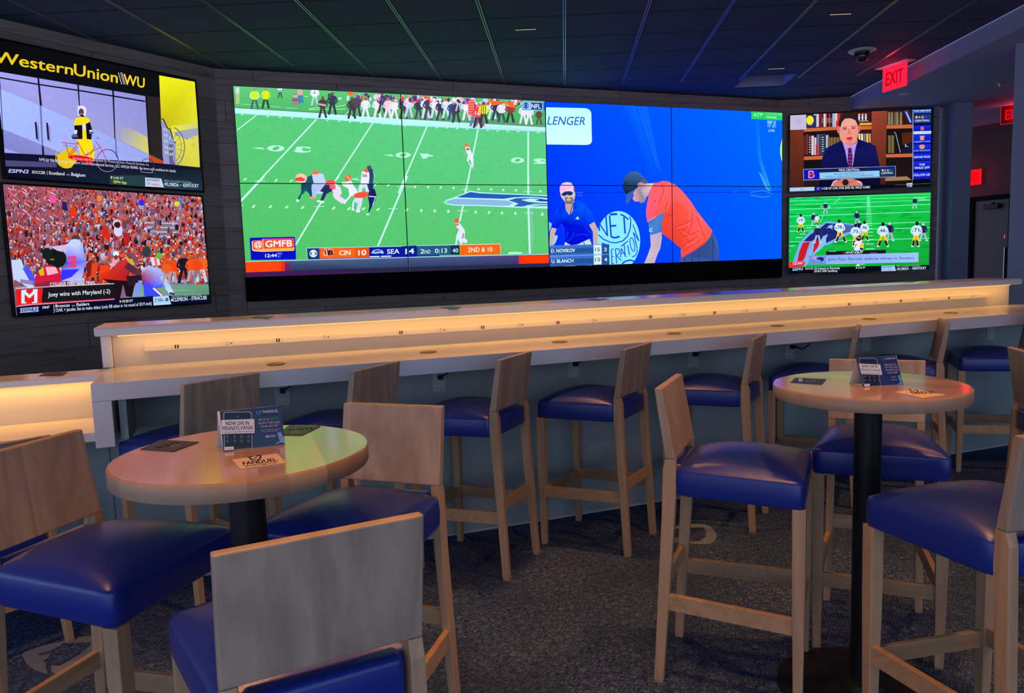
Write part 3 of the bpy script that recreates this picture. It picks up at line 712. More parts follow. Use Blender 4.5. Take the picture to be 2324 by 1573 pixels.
def make_chair(name, label, cat, drop, low=False):
    """drop: how much lower than the bar height everything above the stretchers sits"""
    t = thing(name, label, cat)
    z0, z1 = 0.688-drop[0], 0.776-drop[0]-(0.02 if low else 0)
    zt, zp = 1.057-drop[1], 0.813-drop[1]
    s = obj('seat', make_seat(0.184, 0.230, 0.422, z0, z1, 0.052), VINYL, t); smooth(s, 60)
    # back panel, leaning
    bm = bmesh.new(); w = 0.179
    def yb(z): return -0.031 + (z-zp)*(-0.067+0.031)/(zt-zp)
    add_hex(bm, [(-w, yb(zp), zp), (w, yb(zp), zp), (w, yb(zp)+0.034, zp), (-w, yb(zp)+0.034, zp)],
                [(-w, yb(zt), zt), (w, yb(zt), zt), (w, yb(zt)+0.026, zt), (-w, yb(zt)+0.026, zt)], 0.0035)
    obj('backrest', bm, VENEER, t)
    zk = z0 + 0.03
    for sx in (-1, 1):
        bm = bmesh.new()
        def q(z, yc, hy, xo, hx): return [(sx*xo-hx, yc-hy, z), (sx*xo+hx, yc-hy, z), (sx*xo+hx, yc+hy, z), (sx*xo-hx, yc+hy, z)]
        lv = [q(0.0, -0.060, 0.0155, 0.177, 0.013), q(0.012, -0.060, 0.017, 0.177, 0.0145), q(zk-0.12, -0.024, 0.0225, 0.165, 0.015), q(zk, -0.018, 0.024, 0.1645, 0.015), q(zk+0.06, -0.018, 0.0225, 0.1645, 0.0145), q(zp-0.0005, yb(zp)+0.0175, 0.0175, 0.1645, 0.0143)]
        vv = [[bm.verts.new(p) for p in l] for l in lv]
        for A, B in zip(vv, vv[1:]):
            for i in range(4): bm.faces.new((A[i], A[(i+1) % 4], B[(i+1) % 4], B[i]))
        bm.faces.new(vv[0][::-1]); bm.faces.new(vv[-1]); bmesh.ops.recalc_face_normals(bm, faces=bm.faces[:])
        es = [e for e in bm.edges if abs(e.verts[0].co.z-e.verts[1].co.z) > 0.01]
        bmesh.ops.bevel(bm, geom=es, offset=0.003, segments=2, profile=0.5, affect='EDGES')
        obj('rear_leg', bm, MAPLE, t)
        bm = bmesh.new()
        lv = [[(sx*0.205-h, 0.405-h, z), (sx*0.205+h, 0.405-h, z), (sx*0.205+h, 0.405+h, z), (sx*0.205-h, 0.405+h, z)] for h, z in ((0.0135, 0), (0.015, 0.01), (0.0205, z0-0.24), (0.0215, z0+0.002))]
        vv = [[bm.verts.new(p) for p in l] for l in lv]
        for A, B in zip(vv, vv[1:]):
            for i in range(4): bm.faces.new((A[i], A[(i+1) % 4], B[(i+1) % 4], B[i]))
        bm.faces.new(vv[0][::-1]); bm.faces.new(vv[-1]); bmesh.ops.recalc_face_normals(bm, faces=bm.faces[:])
        es = [e for e in bm.edges if abs(e.verts[0].co.z-e.verts[1].co.z) > 0.005]
        bmesh.ops.bevel(bm, geom=es, offset=0.003, segments=2, profile=0.5, affect='EDGES')
        obj('front_leg', bm, MAPLE, t)
        zs = (0.270, 0.328) if not low else (0.15, 0.19)
        bm = bmesh.new()
        yr = -0.060 + (zs[0]/(zk-0.12))*0.036 + 0.019
        add_hex(bm, [(sx*0.172-0.010, yr, zs[0]), (sx*0.172+0.010, yr, zs[0]), (sx*0.205+0.010, 0.388, zs[0]-0.008), (sx*0.205-0.010, 0.388, zs[0]-0.008)],
                    [(sx*0.172-0.010, yr, zs[1]), (sx*0.172+0.010, yr, zs[1]), (sx*0.205+0.010, 0.388, zs[1]-0.008), (sx*0.205-0.010, 0.388, zs[1]-0.008)], 0.002)
        obj('side_stretcher', bm, MAPLE_X, t)
    zr = (0.335, 0.388) if not low else (0.2, 0.24); zf = (0.252, 0.306) if not low else (0.12, 0.16)
    obj('rear_stretcher', box(-0.158, 0.158, -0.052, -0.032, *zr, 0.002), MAPLE_X, t)
    obj('front_stretcher', box(-0.190, 0.190, 0.396, 0.414, *zf, 0.002), MAPLE_X, t)
    return t

def copy_thing(root, loc, rz, label, group):
    r = root.copy(); C.objects.link(r); r.location = loc; r.rotation_euler = (0, 0, rz); r['label'] = label; r['group'] = group
    for ch in list(root.children):
        k = ch.copy(); C.objects.link(k); k.parent = r
        for g_ in ch.children:
            d_ = g_.copy(); C.objects.link(d_); d_.parent = k
    return r

stool = make_chair('bar_stool', '', 'bar stool', (0.0, 0.0))
STOOLS = [
 (-1.266*0.955/0.955, 3.222, 0.938, 'bar stool at the left end of the counter, back rising behind the left table', 'bar stools along the counter'),
 (-0.666, 3.462, 1.128, 'bar stool at the counter behind the left table, mostly hidden by another stool back', 'bar stools along the counter'),
 (-0.037, 3.694, 1.126, 'bar stool at the counter just right of the left table, turned left', 'bar stools along the counter'),
 (0.595, 3.938, 1.023, 'bar stool at the middle of the counter with its blue seat catching a warm highlight', 'bar stools along the counter'),
 (1.311, 4.220, 1.064, 'bar stool at the counter behind the near-left stool of the right table', 'bar stools along the counter'),
 (2.008, 4.556, 1.106, 'bar stool at the counter seen edge-on behind the sign of the right table', 'bar stools along the counter'),
 (2.659, 4.799, 1.185, 'bar stool at the counter above the right rim of the right table', 'bar stools along the counter'),
 (3.447, 5.108, 1.200, 'bar stool at the right end of the counter with its back beyond the picture edge', 'bar stools along the counter'),
 (0.615, 2.730, -1.987, 'bar stool left of the right table, its tall back at the left', 'bar stools around the right table'),
 (1.474, 3.074, 2.733, 'bar stool behind the right table, facing the viewer through the table pole', 'bar stools around the right table'),
 (1.349, 1.860, 0.223, 'large bar stool in front of the right table at lower right', 'bar stools around the right table'),
 (-1.275, 2.024, -1.859, 'bar stool left of the left table with a large blue seat near the viewer', 'bar stools around the left table'),
 (-0.410, 2.403, 2.79, 'bar stool behind the left table turned toward the viewer, pale back panel', 'bar stools around the left table'),
 (-0.356, 1.307, 0.491, 'nearest bar stool in the foreground, back panel toward the viewer with glowing top edge', 'bar stools around the left table'),
 (2.233, 3.211, -1.818, 'bar stool cut by the right picture edge beyond the right table', 'bar stools at the next table'),
]
for i, (x, y, a, lb, gr) in enumerate(STOOLS):
    if i == 0:
        stool.location = (x, y, 0); stool.rotation_euler = (0, 0, a); stool['label'] = lb; stool['group'] = gr
    else: copy_thing(stool, (x, y, 0), a, lb, gr)
low = make_chair('dining_chair', 'low dining chair at the low counter, behind the back of the large left stool', 'chair', (0.285, 0.185), low=True)
low.location = (-2.03, 2.935, 0); low.rotation_euler = (0, 0, 0.9)

# ------------------------------------------------------------------ table signs, coasters, cards
def px_poly(pts, z): return [tuple(at_z(x, y, z)[:2]) for x, y in pts]
def shield(p, cx, cy, s, ex, ey, col):
    """small open shield mark made of two strokes; ex, ey give the in-plane directions in picture units"""
    def q(a, b): return (cx + s*(a*ex[0] + b*ey[0]), cy + s*(a*ex[1] + b*ey[1]))
    p.poly([q(-1, -.8), (q(-.2, -1)), q(-.3, -.65), q(-.65, -.5), q(-.5, .1), q(-.05, .55), q(0, 1), q(-.8, .35)], col)
    p.poly([q(1, -.8), q(.3, -1), q(.1, -.3), q(-.25, -.2), q(-.3, .05), q(.15, .0), q(.25, -.55), q(.65, -.5), q(.55, .1), q(.1, .55), q(.0, 1), q(.8, .35)], col)

def coaster(name, pts, z, col, label, group, mark=None, cat='coaster'):
    P = px_poly(pts, z + 0.002); cx = sum(a for a, b in P)/len(P); cy = sum(b for a, b in P)/len(P)
    o = obj(name, prism([(a-cx, b-cy) for a, b in P], 0.0003, 0.002), CARD if col is None else plain('card_'+name, srgb(*col), rough=0.4), None)
    o.location = (cx, cy, z); tag(o, label, cat, group)
    if mark:
        p = Pic((0, 0, z + 0.002), (1, 0, 0), (0, 1, 0)); mark(p)
        k = p.build('print', PRINT, (-99, 99, -99, 99), None, step=0.00003, base=0.0001, origin=np.array([cx, cy, z])); k.parent = o
    return o
def pane_text(corner, xdir, ydir):
    pass
TZ = 1.0671
def mk_white1(p):
    p.text('FANDUEL', 553, 1056, 630, 1046.5, 8, (38, 30, 70), True, up=(-3, -7.5)); p.text('SPORTSBOOK', 557, 1060, 631, 1051, 3, (70, 60, 90), up=(-1, -3))
    shield(p, 580, 1040, 6.5, (2.4, -0.35), (0.45, 0.95), (38, 30, 90))
def mk_dark1(p):
    p.text('FANDUEL', 398, 1003, 348, 1015, 7, (225, 215, 205), True, up=(8, 4.6)); shield(p, 398, 1011, 4.5, (-2.4, 0.35), (-0.45, -0.95), (95, 92, 96))
def mk_dark2(p):
    p.text('FANDUEL', 706, 970, 653, 975, 6, (225, 215, 205), True, up=(4, 4.2)); shield(p, 668, 980, 4, (-2.2, 0.1), (-0.45, -0.9), (95, 95, 90))
coaster('coaster', [(318.4,1019),(364.7,997.9),(451.3,1002.7),(393,1024)], TZ, (44, 42, 44), 'black coaster on the left side of the left table', 'coasters on the left table', mk_dark1)
coaster('coaster', [(526.6,1043),(629,1029),(648.7,1049.5),(545,1064)], TZ, (214, 190, 176), 'pale coaster with a dark shield in front of the left table sign', 'coasters on the left table', mk_white1)
coaster('coaster', [(657,964.6),(727,966.6),(685.6,987),(628,986)], TZ, (50, 48, 48), 'black coaster on the yellow lit part of the left table, behind the sign', 'coasters on the left table', mk_dark2)
def mk_white2(p):
    p.text('FANDUEL', 2074, 895, 2128, 892, 6, (70, 50, 45), True, up=(-9, -5)); shield(p, 2075, 888, 5, (2.2, 0.1), (0.6, 0.8), (52, 34, 40))
def mk_navy(p):
    p.text('FanDuel', 1816, 866, 1822, 860, 6, (190, 196, 220), False, up=(-6, -1)); p.rect(1812, 859, 1821, 866, (150, 160, 200)); p.rect(1829, 863, 1856, 864, (70, 80, 150)); p.rect(1829, 866, 1852, 867, (70, 80, 150))
coaster('coaster', [(2031,889.5),(2076,883),(2146,896),(2094,903)], TZ, (222, 190, 160), 'pale coaster with a dark shield at the right side of the right table', 'coasters on the right table', mk_white2)
coaster('printed_card', [(1794,867),(1806,857),(1875,860.5),(1865,872)], TZ, (26, 30, 82), 'small navy printed card at the left side of the right table', None, mk_navy, cat='card')
SZ = 1.2576
for (pts, lb) in [([(566,721),(584,716.5),(622,717.5),(606,722.5)], 'coaster on the raised shelf nearest its left end'),
                  ([(1000,699),(1018,695),(1048,697),(1034,701)], 'coaster on the raised shelf below the football picture'),
                  ([(1330,680),(1350,676.5),(1378,678.5),(1356,682)], 'coaster on the raised shelf below the tennis scoreboard'),
                  ([(1592,665.5),(1606,663),(1637,664),(1624,667)], 'coaster on the raised shelf below the orange shirted player'),
                  ([(2044,639.5),(2056,637.5),(2080,638.5),(2068,640.5)], 'coaster on the raised shelf below the right wall televisions')]:
    coaster('coaster', pts, SZ, (52, 46, 60), lb, 'coasters on the raised shelf')
coaster('coaster', [(88,853),(104,844.5),(154,844),(142,852)], 1.0497, (52, 38, 50), 'dark coaster on the shelf at the far left of the counter', None,
        lambda p: p.text('FANDUEL', 138, 848.5, 108, 850, 3, (200, 180, 190), True, up=(2, 2.6)))

def tent(name, fl, fr, bl, top_z, label, draw):
    A, B, D = at_z(*fl, TZ), at_z(*fr, TZ), at_z(*bl, TZ); E_ = B + (D-A)
    T0, T1 = (A+D)/2, (B+E_)/2; T0[2] = T1[2] = top_z
    ctr = (A+B+D+E_)/4
    t = thing(name, label, 'table sign', tuple(ctr), 0.0, 'folded table signs')
    bm = bmesh.new()
    def slab(p0, p1, p2, p3, th=0.0007):
        p = [np.array(k)-ctr for k in (p0, p1, p2, p3)]; n_ = np.cross(p[1]-p[0], p[3]-p[0]); n_ /= np.linalg.norm(n_)
        add_hex(bm, [tuple(k) for k in p], [tuple(k - n_*th) for k in p])
    slab(A, B, T1, T0); slab(E_, D, T0, T1); slab(D + [0,0,.0006], E_ + [0,0,.0006], B + [0,0,.0006], A + [0,0,.0006])
    obj('card', bm, CARD, t)
    ex = (B-A)/np.linalg.norm(B-A); ey = T0-A; ey = ey - (ey@ex)*ex; ey /= np.linalg.norm(ey)
    p = Pic(A, ex, ey); draw(p)
    W_ = float(np.linalg.norm(B-A)); H_ = float((T0-A)@ey)
    k = p.build('printed_front', PRINT, (0, W_, 0, H_), None, step=0.00003, base=0.0003, origin=ctr); k.parent = t
    return t
def sign_common(p, x0, y0, k, lines, hi):
    p.view(x0, y0, k)
def draw1(p):
    p.view(200, 820, 760/2324)      # crop coordinates
    p.poly([(880,330),(1400,290),(1400,600),(880,650)], [(22, 62, 92), (34, 50, 104), (30, 70, 130), (14, 74, 100)])
    p.poly([(938,362),(950,352),(1120,349),(1136,360),(1140,604),(945,620)], (150, 160, 170)); p.poly([(944,365),(954,357),(1116,354),(1131,364),(1135,602),(950,616)], (16, 44, 62))
    p.ell(1038, 385, 9, 7, (26, 90, 150))
    for r_, y in enumerate((521, 553)):
        for cx in (966, 1016, 1064, 1113):
            p.ring(cx, y, 7, 7, 2.5, (120, 150, 180), n=10); p.rect(cx-7, y+10, cx+7, y+12, (80, 110, 140))
    p.poly([(944,597),(1010,592),(1010,614),(945,620)], (215, 222, 236)); p.text('FanDuel', 958, 609, 998, 606, 6, (200, 40, 50)); p.rect(1030, 601, 1050, 603, (90,110,130)); p.rect(1090, 597, 1110, 599, (90,110,130))
    p.poly([(923,409),(1153,402),(1155,500),(925,507)], (190, 200, 216)); p.poly([(928,414),(1149,407),(1150,495),(929,502)], (204, 210, 224))
    p.text('NOW LIVE IN', 955, 446, 1116, 441, 26, (28, 32, 72), True); p.text('PENNSYLVANIA', 933, 482, 1144, 474, 28, (52, 104, 176), True)
    p.line([(936,494),(1144,487)], 3, (40, 80, 120))
    shield(p, 1183, 361, 17, (1.05, -0.04), (0.05, 1.0), (50, 132, 208))
    p.text('FANDUEL', 1211, 362, 1321, 354, 19, (222, 226, 240), True); p.text('SPORTSBOOK', 1213, 370, 1322, 363, 5, (60, 120, 200))
    p.text('GET UP TO', 1181, 416, 1256, 411, 15, (200, 208, 232), True); p.text('$500', 1266, 410, 1321, 405, 20, (52, 180, 110), True)
    p.text('BACK IF YOU LOSE', 1183, 439, 1328, 430, 14, (200, 208, 232), True); p.text('YOUR FIRST BET', 1194, 462, 1320, 453, 14, (200, 208, 232), True)
    p.text('SIGN UP NOW TO CLAIM', 1196, 484, 1326, 475, 8, (180, 190, 220), True); p.text('YOUR RISK FREE BET', 1206, 495, 1316, 487, 8, (180, 190, 220), True)
    p.poly([(1228,515),(1302,509),(1303,528),(1229,536)], (92, 112, 170)); p.ell(1242, 524, 5, 6, (200, 210, 230)); p.text('App Store', 1252, 527, 1290, 524, 9, (190, 200, 225))
    p.text('MUST BE 21+ AND PRESENT', 1224, 549, 1306, 542, 4, (170, 185, 215)); p.text('GAMBLING PROBLEM 1-800', 1228, 556, 1300, 550, 3, (150, 165, 200)); p.text('terms and conditions apply see site for details', 1180, 583, 1280, 574, 3, (110, 130, 170))
    p.poly([(1310,500),(1332,488),(1352,522),(1362,526),(1364,572),(1338,566),(1296,576),(1300,568),(1328,556)], (104, 150, 216))
def draw2(p):
    p.view(1600, 680, 724/2278)
    p.poly([(1060,380),(1440,380),(1440,650),(1060,650)], [(24, 50, 100), (26, 46, 112), (24, 52, 126), (22, 54, 104)])
    p.poly([(1100,424),(1108,417),(1218,420),(1230,430),(1256,612),(1136,624)], (120, 130, 150)); p.poly([(1104,428),(1112,422),(1216,424),(1226,433),(1251,611),(1140,622)], (18, 34, 70))
    p.poly([(1097,457),(1251,464),(1266,538),(1116,532)], (200, 206, 216)); p.text('NOW LIVE IN', 1120, 484, 1231, 486, 18, (34, 34, 60), True); p.text('PENNSYLVANIA', 1115, 510, 1254, 514, 18, (92, 168, 214), True)
    p.line([(1118,524),(1256,528)], 3, (60, 120, 160))
    for y in (549, 577):
        for cx in (1141, 1174, 1207, 1241): p.ring(cx, y, 5, 5, 2, (120, 135, 175), n=8)
    p.poly([(1134,604),(1174,602),(1175,620),(1137,624)], (205, 208, 225))
    shield(p, 1268, 430, 13, (1.05, 0.0), (0.1, 1.0), (52, 110, 190)); p.text('FANDUEL', 1286, 431, 1358, 425, 14, (215, 220, 240), True)
    for i, (s, x0, x1) in enumerate((('DOWNLOAD THE', 1276, 1362), ('APP TO BET FROM', 1279, 1372), ('ANYWHERE WITHIN', 1284, 1377), ('STATE LINES', 1300, 1370))): p.text(s, x0, 474+i*19, x1, 470+i*19, 13, (190, 198, 230), True)
    p.poly([(1320,547),(1362,545),(1364,561),(1322,563)], (60, 76, 140)); p.text('App Store', 1330, 559, 1358, 558, 7, (190, 200, 225)); p.rect(1322, 572, 1372, 577, (130, 145, 190))
    p.poly([(1371,548),(1388,538),(1404,572),(1418,584),(1414,608),(1366,608),(1388,590)], (76, 146, 214))
tent('table_sign', (507, 1026), (647, 1009), (492.5, 1015), 1.162, 'navy folded sign reading NOW LIVE IN on the left round table', draw1)
tent('table_sign', (1958.3, 879), (2050, 872.6), (1927, 871), 1.158, 'navy folded sign reading NOW LIVE IN on the right round table', draw2)

# ------------------------------------------------------------------ ceiling fittings
def slot(x, y, label, seen=True):
    t = thing('slot_downlight', label, 'ceiling light', (x, y, CEIL), -0.03, 'slot downlights in the dark ceiling')
    bm = bmesh.new(); add_box(bm, -0.088, 0.088, -0.018, 0.018, -0.004, 0.0); obj('trim', bm, BLACK, t)
    bm = bmesh.new()
    for i in range(9): add_box(bm, -0.078+i*0.0178, -0.066+i*0.0178, -0.007, 0.007, -0.006, -0.0042)
    obj('light_cells', bm, AMBERLED, t)
    la = bpy.data.lights.new('slot_lamp', 'AREA'); la.shape = 'RECTANGLE'; la.size = 0.16; la.size_y = 0.02
    la.energy = SLOT_W; la.color = (1.0, 0.42, 0.11); la.spread = math.radians(80)
    lo = bpy.data.objects.new('slot_lamp', la); C.objects.link(lo); lo.parent = t; lo.location = (0, 0, -0.012)
slot(0.187, 6.238, 'small amber slot downlight in the dark ceiling above the football picture')
slot(2.598, 6.105, 'small amber slot downlight in the dark ceiling at top right above the camera dome')
slot(2.682, 7.772, 'small amber slot downlight in the dark ceiling beside the recessed square light')
for x, y in ((-2.2, 4.1), (0.15, 3.95), (2.55, 3.85), (-1.9, 2.0), (0.4, 1.9), (2.4, 1.8), (-0.30, 1.25), (1.3, 2.6)):
    slot(x, y, 'small amber slot downlight in the ceiling above the stools, outside the picture')

def exit_sign(x, y, z, rz, label, w=0.30, h=0.20, plate=True, text='EXIT', clear=False):
    t = thing('exit_sign', label, 'exit sign', (x, y, z), rz)
    if plate: obj('mounting_plate', box(-0.20, 0.20, -0.06, 0.06, -0.012, -0.0005, 0.002), PLASTIC, t)
    z1 = -0.0125 if plate else 0.0
    pn = obj('acrylic_panel', box(-w/2, w/2, -0.004, 0.004, z1-h, z1, 0.001), REDCLEAR if clear else REDDIM if plate else REDGLOW, t)
    bm = bmesh.new(); q_ = 0.004
    for a_ in ((-w/2-q_, w/2+q_, z1-h-q_, z1-h), (-w/2-q_, -w/2, z1-h, z1), (w/2, w/2+q_, z1-h, z1)): add_box(bm, a_[0], a_[1], -0.0042, 0.0042, a_[2], a_[3])
    obj('lit_edge', bm, REDEDGE, t)
    v_, tr2, w_, cap = glyphs(text, True); bm = bmesh.new()
    for side in (-1, 1):
        vs = [bm.verts.new(((a/w_-0.5)*w*0.72*(-side), side*0.0052, z1-h*0.78 + b/cap*h*0.56)) for a, b in v_]
        for f in tr2:
            try: bm.faces.new([vs[i] for i in f])
            except ValueError: pass
    obj('lettering', bm, glow('red_letters', (1.0, 0.0, 0.006), 1.0 if clear else 0.62 if plate else 0.88), t)
    la = bpy.data.lights.new('exit_lamp', 'POINT'); la.energy = 2.6; la.color = (1, 0.02, 0.06); la.shadow_soft_size = 0.06; la.specular_factor = 0.0
    lo = bpy.data.objects.new('exit_lamp', la); C.objects.link(lo); lo.parent = t; lo.location = (0, -0.03, z1-h*0.5)
    return t
dome = thing('dome_camera', 'dome security camera on a white disc on the dark ceiling', 'security camera', (3.26, 7.196, CEIL))
smooth(obj('ceiling_plate', lathe([(0, -0.0005), (0.118, -0.0005), (0.118, -0.006), (0.105, -0.016), (0.055, -0.020), (0, -0.020)], 48), PLASTIC, dome), 30)
smooth(obj('camera_collar', lathe([(0, -0.020), (0.066, -0.020), (0.062, -0.042), (0, -0.042)], 32), BLACK, dome), 30)
smooth(obj('smoked_bubble', lathe([(0.058, -0.042)] + [(0.058*math.cos(a), -0.050 - 0.058*math.sin(a)) for a in [i*math.pi/2/8 for i in range(9)]][:-1] + [(0, -0.108)], 32), GLASSK, dome), 60)
det = thing('smoke_detector', 'small flat round disc on the pale soffit near the right wall', 'smoke detector', (4.245, 8.363, SOF))
smooth(obj('detector_body', lathe([(0, -0.0005), (0.062, -0.0005), (0.062, -0.006), (0.05, -0.012), (0, -0.012)], 32), GREYPL, det), 30)
spr = thing('sprinkler', 'small sprinkler head hanging from the pale soffit beside the right column', 'sprinkler', (5.02, 7.99, SOF))
smooth(obj('sprinkler_head', lathe([(0, -0.0005), (0.035, -0.0005), (0.035, -0.005), (0.012, -0.008), (0.010, -0.035), (0.024, -0.038), (0.024, -0.041), (0, -0.041)], 24), METAL, spr), 30)

exit_sign(3.835, 7.745, CEIL, -1.27, 'red edge-lit exit sign hanging from the dark ceiling near the soffit', 0.30, 0.225)
exit_sign(6.005, 9.225, SOF, -0.62, 'red exit sign under the pale soffit cut by the right column', 0.30, 0.205, plate=False, clear=True)
_e = (c0 + ce*0.205) - np.array([-ce[1], ce[0], 0])*0.03
es3 = exit_sign(float(_e[0]), float(_e[1]), 2.575, ca, 'glowing red exit sign on the corridor wall above the dark door', 0.21, 0.205, plate=False)

# ------------------------------------------------------------------ what the screens show
SCREENS = []
def fig(p, x, y, h, head, top, legs, lean=0.0, spread=0.16, shoes=None, arms=None):
    """a standing or running figure: feet at (x,y), height h, in the current view's units"""
    hx = x + lean*h
    def m(t): return x + (hx-x)*t
    p.line([(x-spread*h, y), (m(.42)-0.05*h, y-.46*h)], .105*h, legs); p.line([(x+spread*h, y), (m(.42)+0.05*h, y-.46*h)], .105*h, legs)
    if shoes:
        p.ell(x-spread*h, y, .06*h, .03*h, shoes, n=8); p.ell(x+spread*h, y, .06*h, .03*h, shoes, n=8)
    p.poly([(m(.42)-.12*h, y-.44*h), (m(.8)-.17*h, y-.80*h), (m(.84)-.08*h, y-.86*h), (m(.84)+.08*h, y-.86*h), (m(.8)+.17*h, y-.80*h), (m(.42)+.12*h, y-.44*h)], top)
    a = arms or top
    p.line([(m(.8)-.16*h, y-.78*h), (m(.55)-.22*h, y-.58*h), (m(.5)-.10*h, y-.50*h)], .065*h, a); p.line([(m(.8)+.16*h, y-.78*h), (m(.55)+.22*h, y-.58*h), (m(.5)+.10*h, y-.50*h)], .065*h, a)
    p.ell(m(.95), y-.93*h, .075*h, .085*h, head, n=12)

def draw_football(p):
    R = random.Random(5)
    p.view()
    p.poly([(520,180),(1250,215),(1255,640),(530,660)], [(88,200,124),(92,204,140),(90,192,106),(76,186,92)])
    for i in range(420):
        x = R.uniform(535, 1240); y = R.uniform(270, 600); w = R.uniform(3, 14); g = R.randint(-9, 9)
        y0 = y; p.poly([(x, y0), (x+w*.4, y0-1.1), (x+w, y0+.25), (x+w*.5, y0+1.0)], (74+g, 190+g, 104+g))
    p.view(520, 180, .1807)
    # far side strip behind the touchline
    p.poly([(60,80),(4100,290),(4100,640),(60,420)], [(96,200,120),(84,190,110),(70,160,90),(72,180,100)])
    p.poly([(60,345),(1480,430),(4060,560),(4060,600),(1480,480),(60,372)], (92,150,116))
    for a, b in (((150,312),(330,322)), ((380,322),(650,350)), ((705,356),(860,366)), ((940,214),(990,216)), ((1000,375),(1140,350)), ((1000,380),(1460,376)), ((1340,346),(1460,322))):
        p.line([a, b], 7, (196,236,190) if b[0] > 900 else (150,230,170))
    p.line([(1440,460),(1490,410),(1800,340)], 10, (160,226,190))
    p.poly([(60,362),(1100,425),(2170,500),(3980,605),(3980,662),(2170,578),(1100,492),(60,428)], [(190,255,240),(184,250,240),(184,244,240),(190,236,236),(170,226,226),(176,246,240),(176,250,240),(184,255,236)])
    p.line([(80,432),(1100,497),(2170,583),(3980,668)], 9, (96,196,176))
    # sideline people
    fig(p, 320, 372, 262, (150,150,130), (196,236,40), (70,110,110), arms=(206,240,206)); fig(p, 458, 366, 258, (160,150,120), (214,232,40), (46,76,60), arms=(190,220,60))
    p.rect(80, 100, 130, 180, (190,220,220)); p.rect(85, 180, 130, 310, (176,196,130))
    fig(p, 640, 236, 150, (60,90,80), (60,100,90), (60,90,80)); p.rect(608, 116, 668, 140, (220,240,240)); p.rect(612,150,670,160,(200,220,210))
    p.poly([(776,300),(800,180),(850,185),(880,310),(830,330)], (150,130,130)); p.poly([(860,130),(915,135),(930,200),(890,215),(855,180)], (220,170,170)); p.line([(880,200),(890,300)], 30, (60,120,180)); p.line([(912,200),(922,300)], 26, (60,126,176))
    p.rect(800, 200, 860, 225, (200,190,180)); p.rect(790, 255, 870, 268, (60,80,80))
    fig(p, 1075, 326, 240, (220,150,140), (226,240,250), (170,210,220)); p.text('6', 1062, 182, 1084, 182, 30, (70,80,120), True)
    fig(p, 1175, 478, 262, (120,80,70), (76,64,72), (60,60,70), shoes=(40,50,80)); p.line([(1120,310),(1215,330)], 22, (200,180,180))
    fig(p, 1296, 446, 282, (110,90,90), (56,60,82), (56,60,76)); p.ell(1262, 200, 24, 22, (60,64,84)); p.ell(1262, 215, 22, 26, (80,84,100)); p.ell(1390, 242, 26, 13, (200,220,226))
    p.poly([(1478,160),(1560,166),(1566,200),(1500,205)], (244,110,50)); p.poly([(1480,205),(1510,206),(1500,270),(1474,270)], (200,230,230))
    crowd = [(1540,496,270,(120,70,70),(70,60,72),(60,58,70)), (1605,470,280,(196,110,100),(82,70,84),(66,64,80)), (1712,480,250,(224,72,60),(226,232,250),(220,232,250)),
             (1862,496,270,(232,80,70),(226,226,250),(226,226,250)), (1915,430,260,(110,90,110),(70,64,90),(66,60,84)), (1990,500,270,(236,90,80),(236,200,220),(226,226,246)), (2074,500,250,(230,60,50),(232,230,250),(236,226,246)),
             (2190,500,260,(120,90,96),(74,66,80),(70,62,74)), (2255,480,280,(236,140,140),(220,214,246),(200,196,226)), (2330,350,170,(180,100,110),(70,60,190),(200,200,240)),
             (2380,500,250,(180,110,110),(64,62,84),(70,74,96)), (2440,350,150,(230,90,80),(226,200,232),(190,190,230)), (2470,490,280,(230,90,90),(228,222,250),(210,210,240)), (2500,508,290,(236,110,100),(70,70,92),(70,82,92)),
             (2580,490,270,(235,70,60),(226,226,250),(206,214,240)), (2650,516,260,(226,84,74),(64,60,84),(64,66,84)), (2720,490,250,(230,80,66),(214,224,250),(200,220,240)), (2790,510,230,(110,90,110),(60,76,130),(60,72,110)),
             (2850,546,270,(120,80,90),(60,62,84),(60,66,84)), (2880,400,200,(220,140,150),(220,226,250),(180,180,220)), (2982,516,280,(236,76,60),(234,232,255),(226,226,246)), (3060,500,240,(226,76,60),(60,64,140),(170,190,230)),
             (3145,590,300,(240,90,80),(236,60,80),(150,80,110)), (3200,558,270,(120,70,60),(240,230,60),(56,64,70)), (3300,500,260,(226,76,66),(222,232,250),(214,222,246)), (3350,520,270,(110,80,100),(60,56,90),(56,60,84)),
             (3420,540,260,(226,90,80),(226,226,250),(60,80,90)), (3530,545,270,(120,70,70),(150,60,60),(50,60,64)), (3690,556,240,(226,120,110),(226,226,246),(214,226,250)), (3765,570,240,(226,226,246),(226,226,246),(226,236,252)), (3890,570,190,(100,96,90),(92,70,80),(96,74,70))]
    for x, y, h, hd, tp, lg in crowd: fig(p, x, y, h, hd, tp, lg, lean=R.uniform(-.04, .04))
    for i in range(110):      # heads and shoulders massed at the very top
        x = R.uniform(1620, 3700); t = (x-60)/3980; y = 130 + 155*t + R.uniform(0, 60)
        c = R.choice([(236,110,110),(226,226,250),(70,60,96),(90,70,190),(250,190,190),(60,80,110),(236,70,60),(200,200,240)])
        p.ell(x, y, R.uniform(14, 26), R.uniform(16, 30), c, n=9)
    p.rect(3000, 262, 3080, 450, (244,70,70))
    for y in range(270, 450, 30): p.line([(3000, y+16), (3080, y+10)], 6, (250,190,190))
    p.poly([(3255,262),(3560,290),(3600,360),(3520,350),(3480,310),(3400,300),(3380,320),(3300,330)], (248,104,44))
    for x in (3050,): p.line([(x-20, 590),(x+10, 470)], 30, (110,120,160))
    fig(p, 3120, 612, 300, (226,130,110), (236,64,80), (56,60,90)); p.text('16', 3090, 450, 3150, 452, 50, (240,226,230), True)
    fig(p, 3195, 556, 270, (120,70,60), (240,234,60), (50,60,66))
    for x in (3165, 3188, 3211): p.rect(x, 330, x+9, 440, (40,70,40))
